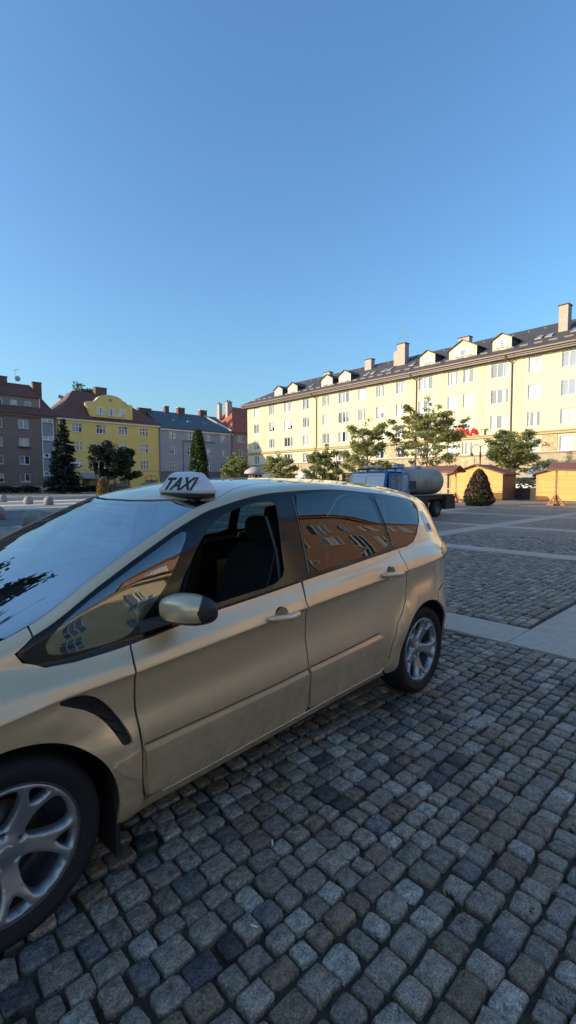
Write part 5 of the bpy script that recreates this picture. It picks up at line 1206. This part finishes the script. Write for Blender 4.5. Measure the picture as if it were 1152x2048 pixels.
# rear end
lampP = [(-.345, 7.70), (-.222, 7.32), (-.202, 6.9), (-.212, 5.6), (-.247, 4.78), (-.32, 4.55), (-.46, 4.6), (-.55, 5.4), (-.555, 6.8), (-.47, 7.70)]
both('tail_light', smooth_poly(lampP, 1), [], mat('lamp_red', (.20, .02, .02), .2, spec=.4), off=.002, gv=.2, gx=.03, lip=.02)
rbp = [(-.155, 3.62), (-.46, 3.68), (-.6, 3.68), (-.995, 3.68), (-.995, .15), (-.32, .15)] + [p for p in reversed(arc_uv(0.0, .388, 110, 165, 28))] + [(-.124, 3.42)]
A1 = panel_arrays(rbp); make_panel('rear_bumper', join(A1, mirror(A1)), M_paint)
tg = [(-.462, 3.78), (-.995, 3.78), (-.995, 13.95), (-.615, 13.95), (-.60, 12.8), (-.585, 11.5), (-.572, 10.5), (-.57, 9.6), (-.53, 8.6), (-.475, 7.78), (-.56, 6.9), (-.56, 5.4), (-.47, 4.5)]
rw = [(-.62, 8.7), (-.985, 8.7), (-.985, 10.9), (-.66, 10.9), (-.63, 9.6)]
A1 = panel_arrays(tg, [rw]); make_panel('tailgate', join(A1, mirror(A1)), M_paint)
A1 = panel_arrays(rw, off=-.003); make_panel('rear_window', join(A1, mirror(A1)), G_priv)
# --- black window surround, glass
RG = smooth_poly([(1.262, 9.84), (1.10, 9.87), (.77, 9.90), (.50, 9.90), (.468, 9.42), (.452, 8.74), (.452, 8.22), (.90, 8.17), (1.278, 8.19)], 1)
QG = smooth_poly([(.415, 9.86), (.064, 9.86), (-.10, 9.85), (-.145, 9.6), (-.105, 9.2), (-.06, 8.9), (.01, 8.58), (.10, 8.29), (.205, 8.2), (.322, 8.19), (.389, 8.21), (.402, 9.01)], 1)
shr = lambda P_, k: [((p[0] - np.mean([q[0] for q in P_])) * k + np.mean([q[0] for q in P_]), (p[1] - np.mean([q[1] for q in P_])) * k + np.mean([q[1] for q in P_])) for p in P_]
tr1 = both('window_surround', smooth_poly(DLO, 1), [FW, FQ, shr(RG, .95), shr(QG, .90)], M_gloss, off=-.0025, gv=.25, lip=.004)
both('quarter_glass', shr(FQ, 1.03), [], G_side, off=.0005, lip=0, gv=.2)
both('rear_door_glass', RG, [], G_priv, (None, None), off=.0015, lip=.003, gv=.2, gx=.035)
both('rear_quarter_glass', QG, [], G_priv, (None, None), off=.0015, lip=.003, gv=.2, gx=.035)
AFW = panel_arrays(FW, off=-.004, lip=0, gv=.2); make_panel('front_door_glass', mirror(AFW), G_side)
# bright-edge moulding at the foot of the windows, vertical guide on the B pillar
def strip(name, pts, r, m, parent=None, off=.002, n=6):
    P = np.array(resample(pts, .03, False) + [pts[-1]]); X = surf(P[:, 0], P[:, 1]) + surf_n(P[:, 0], P[:, 1]) * off
    b = MB(); b.tube([tuple(p) for p in X], r, n); o = b.build(name, m, parent or car); return o
strip('window_guide', [(1.272, 9.8), (1.28, 9.2), (1.284, 8.22)], .0016, mat('guide_grey', (.25, .26, .28), .3, .5), off=.003)
strip('waist_seal', [(2.30, 8.0), (1.95, 8.1), (1.6, 8.08), (1.38, 8.07)], .005, M_rub, off=.002)
# raised side mouldings with a ledge on top, and bright lower edge
mo1 = [(2.352, 2.78), (2.06, 2.83), (1.56, 2.91), (1.355, 2.98), (1.335, 1.5), (1.36, 1.2), (2.28, 1.2), (2.335, 1.35)]
mo2 = [(1.332, 3.0), (1.0, 3.07), (.63, 3.15), (.60, 3.05), (.595, 2.0), (.62, 1.35), (.72, 1.2), (1.28, 1.2), (1.32, 1.5)]
for mo, pr in ((mo1, fd), (mo2, rd)):
    top_n = 4 if mo is mo1 else 3
    edge = mo[:top_n]; low = [(u_, v_ - .10) for (u_, v_) in edge]
    vt = lambda U: np.interp(-U, [-p[0] for p in edge], [p[1] for p in edge])
    L_ = panel_arrays(edge + low[::-1], off=lambda U, V_: .002 + .0125 * np.clip((vt(U) - V_) / .10, 0, 1), lip=0, gx=9, gv=9)
    rest = [(u_, v_ - .10) for (u_, v_) in edge] + mo[top_n:]
    Fc = panel_arrays(rest, off=.0145, lip=.018)
    make_panel('side_moulding', join(L_, Fc), M_paint, pr[0]); make_panel('side_moulding', join(mirror(L_), mirror(Fc)), M_paint, pr[1])
strip('moulding_seam', [(2.352, 2.83), (2.06, 2.88), (1.56, 2.96), (1.352, 3.03)], .0022, M_rub, fd[0], off=.001)
strip('moulding_seam', [(1.332, 3.04), (1.0, 3.11), (.63, 3.19)], .0022, M_rub, rd[0], off=.001)
fin = [(2.372, 2.76), (2.48, 2.74), (2.492, 2.66), (2.46, 2.45), (2.40, 2.2), (2.371, 2.1)]
A = panel_arrays(fin, off=.008, lip=.012); make_panel('side_moulding', A, M_paint, fe[0]); make_panel('side_moulding', mirror(A), M_paint, fe[1])
M_edge = mat('sill_trim', (.75, .70, .58), .18, .85)
strip('sill_trim', [(2.26, 1.06), (1.6, 1.03), (1.3, 1.04), (.60, 1.06), (.555, 1.25)], .0045, M_edge, off=.006)
# fender vent insert
A = panel_arrays(vent, off=-.018, lip=0, gv=.15, gx=.02); make_panel('vent', A, M_rub, fe[0]); make_panel('vent', mirror(A), M_rub, fe[1])
b = MB()
for (u_, v_) in ((2.60, 4.72), (2.54, 4.48), (2.485, 4.05), (2.45, 3.55)):
    p = surf(u_, v_)[0]; b.add([(p[0] - .03, p[1] - .004, p[2] - .028), (p[0] + .028, p[1] - .004, p[2] + .012), (p[0] + .028, p[1] - .02, p[2] + .022), (p[0] - .03, p[1] - .02, p[2] - .018)], [(0, 1, 2, 3)])
b.build('vent_slat', mat('vent_slat', (.035, .035, .038), .4), fe[0])
# door handles with bowls
for (cx, cz, x0, x1, z0, z1, lock), dr in (((1.565, .925, 1.672, 1.425, .930, .906, True), fd), ((.515, 1.0, .632, .40, 1.004, .987, False), rd)):
    yb_ = surf(*uv_xz(cx, cz))[0, 1]
    for sd_ in (0, 1):
        s = 1 if sd_ == 0 else -1
        b = MB(); b.lathe([(.001, .022), (.02, .021), (.033, .015), (.041, .004), (.0432, -.003)], 24, axis='Y', c=(0, 0, 0))
        v_ = [(x + cx, s * (yb_ - y), -z + cz) for (x, y, z) in b.v]; b.v = v_; b.build('handle_bowl', M_paint, dr[sd_])
        b = MB(); n = 14
        pts = []; rs = []
        for i in range(n + 1):
            t = i / n; x = x0 + (x1 - x0) * t; z = z0 + (z1 - z0) * t; e = 4 * t * (1 - t); pts.append((x, s * (surf(*uv_xz(x, z))[0, 1] + .004 + .026 * e ** .45), z - .001)); rs.append(.0185 * min(1, (t + .04) / .12, (1.04 - t) / .10) if 0 < t < 1 else .004)
        b.tube(pts, rs, 12); h = b.build('door_handle', M_paint, dr[sd_])
        if lock and s == 1:
            p = pts[-3]; b = MB(); b.lathe([(.0, .0), (.0065, .0), (.0075, -.002)], 16, axis='Y', c=(p[0], p[1] + .0165, p[2])); b.build('lock', mat('lock_metal', (.3, .29, .27), .3, .9), h)
# mirror
def superell(c, h, n=(24, 16), e=2.6, fn=None):
    V = []; 
    for j in range(n[1] + 1):
        ph = -math.pi / 2 + math.pi * j / n[1]
        for i in range(n[0]):
            th = 2 * math.pi * i / n[0]; f = lambda w: math.copysign(abs(w) ** (2 / e), w)
            p = (f(math.cos(ph)) * f(math.cos(th)), f(math.cos(ph)) * f(math.sin(th)), f(math.sin(ph))); V.append(fn(p) if fn else (c[0] + h[0] * p[0], c[1] + h[1] * p[1], c[2] + h[2] * p[2]))
    F = [(j * n[0] + i, j * n[0] + (i + 1) % n[0], (j + 1) * n[0] + (i + 1) % n[0], (j + 1) * n[0] + i) for j in range(n[1]) for i in range(n[0])]
    return V, F
for s in (1, -1):
    def shp(p):
        x, y, z = p; k = 1 - .22 * max(0, x) ; zz = z * (.067 - .012 * max(y, 0)) * k + .008 * x
        return (2.192 + .082 * x - .03 * y, s * (1.014 + .106 * y * (1 - .12 * max(x, 0))), 1.090 + zz)
    V, F = superell(None, None, (96, 64), 3.0, shp); b = MB()
    cs = [tuple(np.mean([V[i] for i in f], axis=0)) for f in F]
    F1 = [f for f, c in zip(F, cs) if (.83 * (2.188 - c[0]) + .55 * (abs(c[1]) - 1.018) - .45 * abs(c[2] - 1.095) < .026 and c[2] > 1.052)]; F2 = [f for f, c in zip(F, cs) if not (.83 * (2.188 - c[0]) + .55 * (abs(c[1]) - 1.018) - .45 * abs(c[2] - 1.095) < .026 and c[2] > 1.052)]
    b.add(V, F2, 0, True); mb_ = b.build('door_mirror', M_plas, (fd[0] if s == 1 else fd[1]))
    b = MB(); V1 = [tuple(np.array(v) + (np.array(v) - np.array((2.188, s * 1.018, 1.09))) * .012) for v in V]; b.add(V1, F1, 0, True); b.build('mirror_cap', M_paint, mb_)
    b = MB(); b.add([(2.33, s * .86, .985), (2.14, s * .875, 1.0), (2.13, s * .96, 1.045), (2.22, s * .97, 1.045), (2.33, s * .85, 1.04), (2.15, s * .86, 1.05), (2.13, s * .96, 1.075), (2.22, s * .97, 1.075)], [(0, 1, 2, 3), (4, 5, 6, 7), (0, 1, 5, 4), (1, 2, 6, 5), (2, 3, 7, 6), (3, 0, 4, 7)]); b.build('mirror_foot', M_plas, mb_)
# inner door frames, liner, floor, seats
def liner(name, outer, holes, off): 
    A = panel_arrays(outer, holes, off=off, lip=0, gv=.8, gx=.12); make_panel(name, join(A, mirror(A)), M_int)
liner('door_lining', [(2.72, 1.0), (2.72, 7.7), (2.4, 7.8), (1.4, 7.9), (.4, 7.95), (-.3, 7.9), (-.3, 4.4), (.6, 4.4), (.6, .6), (2.35, .6), (2.4, 5.0), (2.7, 5.0)][1:] , [], -.05)
rl = [(-.5, 14), (-.5, 10.3), (1.75, 10.3), (1.95, 14)]
make_panel('headliner', panel_arrays(rl + mir(rl)[1:-1], off=-.035, lip=0, gv=.8, gx=.12), mat('headliner_grey', (.10, .10, .10), .9))
b = MB(); b.box(-.62, 3.4, -.58, .58, .17, .34); b.box(.46, 2.36, -.80, .80, .20, .33); b.box(2.5, 3.25, -.60, .60, .34, .88); b.box(-.4, .4, -.60, .60, .34, .6); b.box(-.75, -.45, -.5, .5, .3, .6); b.build('underbody', M_int, car)
b = MB(); b.prism([(2.28, .80), (2.30, .98), (2.5, 1.04), (2.9, 1.0), (3.05, .93), (3.05, .7), (2.5, .55)], -.76, .76, plane='XZ'); b.prism([(2.2, .98), (2.3, 1.06), (2.45, 1.06), (2.48, 1.0)], .2, .55); b.build('dashboard', M_int, car)
b = MB(); b.box(1.6, 2.4, -.12, .12, .34, .62); b.build('console', M_int, car)
M_beam = mat('seat_piping', (.06, .06, .06), .7)
def seat(x, y, w=.5):
    b = MB(); V, F = superell((x + .12, y, .58), (.28, w / 2, .11), (20, 10), 4); b.add(V, F, 0, True)
    def bk(p): 
        X, Y, Z = p; t = (Z + 1) / 2; return (x - .16 - .20 * t + .075 * X, y + w / 2 * (1 - .14 * t) * Y, .58 + .66 * t)
    V, F = superell(None, None, (20, 14), 3.6, bk); b.add(V, F, 0, True); o = b.build('seat', M_seat, car)
    b = MB(); V, F = superell((x - .385, y, 1.315), (.05, .13, .085), (16, 10), 3); b.add(V, F, 0, True); b.tube([(x - .37, y - .06, 1.2), (x - .38, y - .06, 1.3)], .007, 6); b.tube([(x - .37, y + .06, 1.2), (x - .38, y + .06, 1.3)], .007, 6); b.build('headrest', M_seat, o)
    b = MB(); b.tube([(x + .30, y + w / 2 * .93, .66), (x - .05, y + w / 2 * .95, .68), (x - .13, y + w / 2 * .95, .75), (x - .30, y + w / 2 * .84, 1.19)], .006, 6); b.build('seat_piping', M_beam, o)
for (x, y, w) in ((1.60, .40, .52), (1.60, -.40, .52), (.62, .46, .44), (.62, 0, .44), (.62, -.46, .44)): seat(x, y, w)
b = MB(); C_ = Vector((2.12, .40, .98)); tl = R(24)
ring = [C_ + Vector((-math.sin(tl) * math.sin(a) * .185 * 0 + .185 * math.sin(a) * math.sin(tl), .185 * math.cos(a), .185 * math.sin(a) * math.cos(tl))) for a in np.linspace(0, 2 * math.pi, 33)]
b.tube(ring, .015, 8); b.tube([C_ + Vector((0, -.17, 0)), C_ + Vector((.02, 0, -.01)), C_ + Vector((0, .17, 0))], .016, 6); b.tube([C_ + Vector((.02, 0, 0)), C_ + Vector((.3, 0, -.12))], .03, 8); b.tube([C_, C_ + Vector((-.07, 0, -.165))], .014, 6); b.build('steering_wheel', mat('wheel_leather', (.03, .03, .03), .5), car)
strip('seat_belt', [(1.46, 9.5), (1.44, 8.8), (1.46, 8.1), (1.5, 6.5)], .011, mat('belt_grey', (.07, .07, .07), .8), off=-.06, n=4)
b = MB(); V, F = superell((2.02, 0, 1.40), (.015, .12, .035), (16, 8), 4); b.add(V, F, 0, True); b.tube([(2.0, 0, 1.4), (2.06, 0, 1.45)], .01, 6); b.build('interior_mirror', M_plas, car)
# wheel housings
for cx in (0.0, 2.85):
    for s in (1, -1):
        b = MB(); n = 24; V = []
        for i in range(n + 1):
            a = R(-12) + R(204) * i / n; V += [(cx + .405 * math.cos(a), s * .93, .333 + .405 * math.sin(a)), (cx + .405 * math.cos(a), s * .58, .333 + .405 * math.sin(a))]
        # outer edge tucked behind the body skin
        uvs = np.array(uv_many([min(max(q[0], -.8), 3.6) for q in V], [max(q[2], .30) for q in V])); yo_ = surf(uvs[:, 0], uvs[:, 1])[:, 1] - .012
        V = [(x, s * min(abs(y), float(yo_[i])) if abs(y) > .9 else y, z) for i, (x, y, z) in enumerate(V)]
        b.add(V, [(2 * i, 2 * i + 2, 2 * i + 3, 2 * i + 1) for i in range(n)], 0, True); b.add(V, [tuple(2 * i + 1 for i in range(n + 1))]); b.build('wheel_housing', M_rub, car)
# mud flap behind the front wheel
b = MB(); b.box(2.455, 2.475, .70, .905, .12, .50); b.build('mud_flap', M_rub, car); b = MB(); b.box(2.455, 2.475, -.905, -.70, .12, .50); b.build('mud_flap', M_rub, car)

# --- wheels: tyre, rim with five forked spokes
M_alloy = mat('alloy_silver', (.40, .41, .44), .42, .85); M_alloyd = mat('alloy_barrel', (.09, .095, .11), .5, .6); M_tyre2 = mat('tyre_rubber', (.013, .013, .014), .75, bump=.15, bscale=90, spec=.35)
def rot2(p, a): return (p[0] * math.cos(a) - p[1] * math.sin(a), p[0] * math.sin(a) + p[1] * math.cos(a))
def wheel_meshes():
    R_ = .333
    b = MB(); b.lathe([(.236, -.105), (.262, -.112), (.300, -.118), (.318, -.108), (.329, -.085), (.333, -.05), (.333, .05), (.329, .085), (.318, .108), (.300, .118), (.285, .119), (.280, .1165), (.262, .112), (.250, .106), (.240, .098)], 72, axis='Y')
    for y in (-.045, 0, .045): b.lathe([(.3335, y - .004), (.3285, y - .003), (.3285, y + .003), (.3335, y + .004)], 72, axis='Y')
    ty = b
    # rim barrel
    rb_ = MB(); rb_.lathe([(.243, .098), (.247, .104), (.243, .106), (.236, .100), (.232, .085), (.226, .06), (.215, .0), (.205, -.06), (.0, -.065)], 72, axis='Y')
    # face: disc with holes
    N_ = 5; outer = [(.237 * math.cos(a), .237 * math.sin(a)) for a in np.linspace(0, 2 * math.pi, 90, endpoint=False)]
    big = smooth_poly([(.080, -.020), (.112, -.043), (.150, -.061), (.190, -.069), (.215, -.056), (.2255, -.0), (.215, .056), (.190, .069), (.150, .061), (.112, .043), (.080, .020), (.070, 0)], 2)
    small = smooth_poly([(.160, 0), (.185, .024), (.219, .041), (.2265, 0), (.219, -.041), (.185, -.024)], 2)
    sc2 = lambda poly, k: poly
    holes = []
    for k in range(N_):
        a = 2 * math.pi * k / N_; holes.append([rot2(p, a + math.pi / N_) for p in big]); holes.append([rot2(p, a) for p in small])
        holes.append([rot2((.057 + .0095 * math.cos(t), .0095 * math.sin(t)), a + math.pi / N_) for t in np.linspace(0, 2 * math.pi, 12, endpoint=False)])
    pts = []; ed_ = []
    for lp in [outer] + holes:
        o = len(pts); pts += lp; ed_ += [(o + i, o + (i + 1) % len(lp)) for i in range(len(lp))]
    gg = [(x, y) for x in np.arange(-.23, .23, .011) for y in np.arange(-.23, .23, .011) if math.hypot(x, y) < .232]
    G_ = np.array(gg); k = np.ones(len(G_), bool)
    for h in holes: k &= ~inside(G_, h)
    B = np.array(pts); D = ((G_[:, None] - B[None]) ** 2).sum(2).min(1); G_ = G_[k & (D > .004 ** 2)]
    r = geometry.delaunay_2d_cdt([Vector(p) for p in pts + [tuple(q) for q in G_]], ed_, [], 0, 1e-8)
    W = np.array([tuple(v) for v in r[0]]); T = np.array([tuple(f) for f in r[2]]); c = W[T].mean(1); k = inside(c, outer)
    for h in holes: k &= ~inside(c, h)
    T = T[k]; rr = np.hypot(W[:, 0], W[:, 1])
    # distance to the nearest opening edge rounds the spokes
    HB = np.array([p for h in holes for p in h]); dd = np.sqrt(((W[:, None] - HB[None]) ** 2).sum(2).min(1))
    prof = pchip([0, .03, .06, .12, .19, .225, .24], [.075, .074, .066, .078, .098, .104, .104], rr) - .004 * np.clip(1 - dd / .004, 0, 1) ** 2
    V = [(w[0], y, w[1]) for w, y in zip(W, prof)]; F = [tuple(t) for t in T]
    from collections import Counter
    E = Counter()
    for t in T:
        for i in range(3): E[(t[i], t[(i + 1) % 3])] += 1
    m = {}
    for (a_, c_) in list(E):
        if (c_, a_) not in E:
            for q in (a_, c_):
                if q not in m: m[q] = len(V); x, y, z = V[q]; V.append((x * .985, y - .042, z * .985))
            F.append((c_, a_, m[a_], m[c_]))
    fc = MB(); fc.add(V, F, 0, True)
    cp = MB(); cp.lathe([(.0, .080), (.018, .0795), (.026, .077), (.029, .070)], 28, axis='Y')
    br = MB(); br.lathe([(.0, .0), (.150, .0), (.150, -.02), (.06, -.02)], 40, axis='Y'); 
    cal = MB(); cal.prism([(.10, .05), (.17, .06), (.175, .0), (.17, -.06), (.10, -.05)], -.035, .035, plane='XZ')
    return ty, rb_, fc, cp, br, cal
ty, rbm, fc, cp, br, cal = wheel_meshes()
protos = None
for (cx, rot_) in ((0.0, .40), (2.85, .42)):
    for s in (1, -1):
        if protos is None:
            w = ty.build('wheel', M_tyre2, car); ri = rbm.build('rim_barrel', M_alloyd, w); f_ = fc.build('rim', M_alloy, w); me = f_.data
            c1 = cp.build('centre_cap', mat('cap_grey', (.32, .33, .36), .3, .7), f_); d1 = br.build('brake_disc', mat('brake_disc', (.10, .095, .09), .45, .8), w); k1 = cal.build('brake_caliper', mat('caliper', (.05, .05, .05), .6), w)
            protos = w
        else:
            w = protos.copy(); COL.objects.link(w); w.parent = car
            for ch in list(protos.children):
                q = ch.copy(); COL.objects.link(q); q.parent = w
                for g_ in ch.children: q2 = g_.copy(); COL.objects.link(q2); q2.parent = q
        w.location = (cx, s * .785, .333); w.rotation_euler = (0, rot_, 0 if s == 1 else math.pi)
# number sticker on the rear pillar
st = smooth_poly([(-.165, 9.42), (-.232, 9.42), (-.262, 8.52), (-.150, 8.52)], 0)
sk = make_panel('number_sticker', panel_arrays(st, off=.0016, lip=0, gv=.15, gx=.02), mat('sticker_white', (.85, .84, .84), .5), qp[0])
def text_on_surface(body, u0, v0, size, m, parent, off):
    cu = bpy.data.curves.new('t', 'FONT'); cu.body = body; cu.size = size; cu.align_x = 'CENTER'; cu.offset = .0006; o = bpy.data.objects.new('t', cu); COL.objects.link(o); bpy.context.view_layer.update()
    me = bpy.data.meshes.new_from_object(o.evaluated_get(bpy.context.evaluated_depsgraph_get())); bpy.data.objects.remove(o)
    vs = [v.co[:] for v in me.vertices]; F = [tuple(p.vertices) for p in me.polygons]; me.name = 'sticker_digits'
    U = np.array([u0 - x * 1.05 for (x, y, z) in vs]); VV = np.array([v0 + y / .145 for (x, y, z) in vs]); X = surf(U, VV) + surf_n(U, VV) * off
    b = MB(); b.add([tuple(x) for x in X], F); return b.build('sticker_digits', m, parent, fixn=False)
text_on_surface('80', -.205, 8.62, .056, mat('print_black', (.04, .04, .05), .6), sk, .0032)

# ---------------------------------------------------------------- roof sign
M_sg = mat('sign_white', (.66, .66, .70), .3, var=.03, vscale=5); 
sgn = empty('taxi_sign', 'white illuminated-box style taxi sign with black slanted letters on the car roof', 'taxi sign')
cw = car.matrix_world; 
sgn.location = Matrix.Rotation(R(-177.35), 4, 'Z') @ Vector((1.80, .445, 1.522)) + Vector((3.1975, 2.831, 0)); sgn.rotation_euler = (R(5) * 0, R(0), R(-177.35))
# local x forward, y left; a body that narrows to the top
def frus(zb_, zt_, hx0, hy0, hx1, hy1, r, n=6, cx0=0, cx1=0):
    V = []; rings = []
    def rr(hx, hy, z, r, cx): 
        o = []
        for (sx, sy, a0) in ((1, 1, 0), (-1, 1, 90), (-1, -1, 180), (1, -1, 270)):
            for i in range(n): a = R(a0 + 90 * i / (n - 1)); o.append((cx + sx * (hx - r) + r * math.cos(a), sy * (hy - r) + r * math.sin(a), z))
        return o
    h = zt_ - zb_
    L = [(0, 1.0, r * .9), (.0, 1.0, r), (.12, 1.0, r), (.90, 0, r), (.97, -.05, r * .9), (1.0, -.14, r * .6)]
    levels = []
    for t in (0, .06, .16, .30, .5, .7, .86, .95, 1.0):
        k = max(0, (t - .16) / .84); inset = .012 if t == 0 else (.003 if t == .06 else 0); e = .010 * max(0, (t - .86) / .14) ** 2 * 1.6
        levels.append(rr(hx0 + (hx1 - hx0) * k - inset - e, hy0 + (hy1 - hy0) * k - inset - e, zb_ + h * t - (0), r - inset * .5, cx0 + (cx1 - cx0) * k))
    m = 4 * n; V = [p for l in levels for p in l]; F = []
    for j in range(len(levels) - 1):
        for i in range(m): F.append((j * m + i, j * m + (i + 1) % m, (j + 1) * m + (i + 1) % m, (j + 1) * m + i))
    F += [tuple(range(m))[::-1], tuple(range((len(levels) - 1) * m, len(levels) * m))]
    return V, F
V, F = frus(.032, .150, .072, .190, .030, .120, .028); b = MB(); b.add(V, F, 0, True); sb_ = b.build('sign_body', M_sg, sgn)
for p in sb_.data.polygons:
    if len(p.vertices) > 4: p.use_smooth = False
V, F = frus(.012, .036, .066, .176, .068, .182, .025); b = MB(); b.add(V, F, 0, True); V, F = frus(-.012, .014, .058, .15, .05, .14, .022); b.add(V, F, 0, True); b.build('sign_base', M_plas, sgn)
sl = math.atan2(.042, .118 * .84)
tx = text_mesh('lettering', 'TAXI', .100, M_rub, sgn, (.0602, .005, .058), (0, 0, 0), .001, shear=.32, sx=1.32, bevel=.0022)
tx.matrix_local = Matrix.Translation((.0728, .010, .054)) @ Matrix.Rotation(R(90), 4, 'Z') @ Matrix.Rotation(R(90) - sl, 4, 'X') @ Matrix.Diagonal((1.28, 1, 1, 1))
b = MB(); b.lathe([(.0, .002), (.0045, .002), (.005, 0)], 12, axis='Y', c=(0, .167, .078)); b.build('screw', M_rub, sgn)
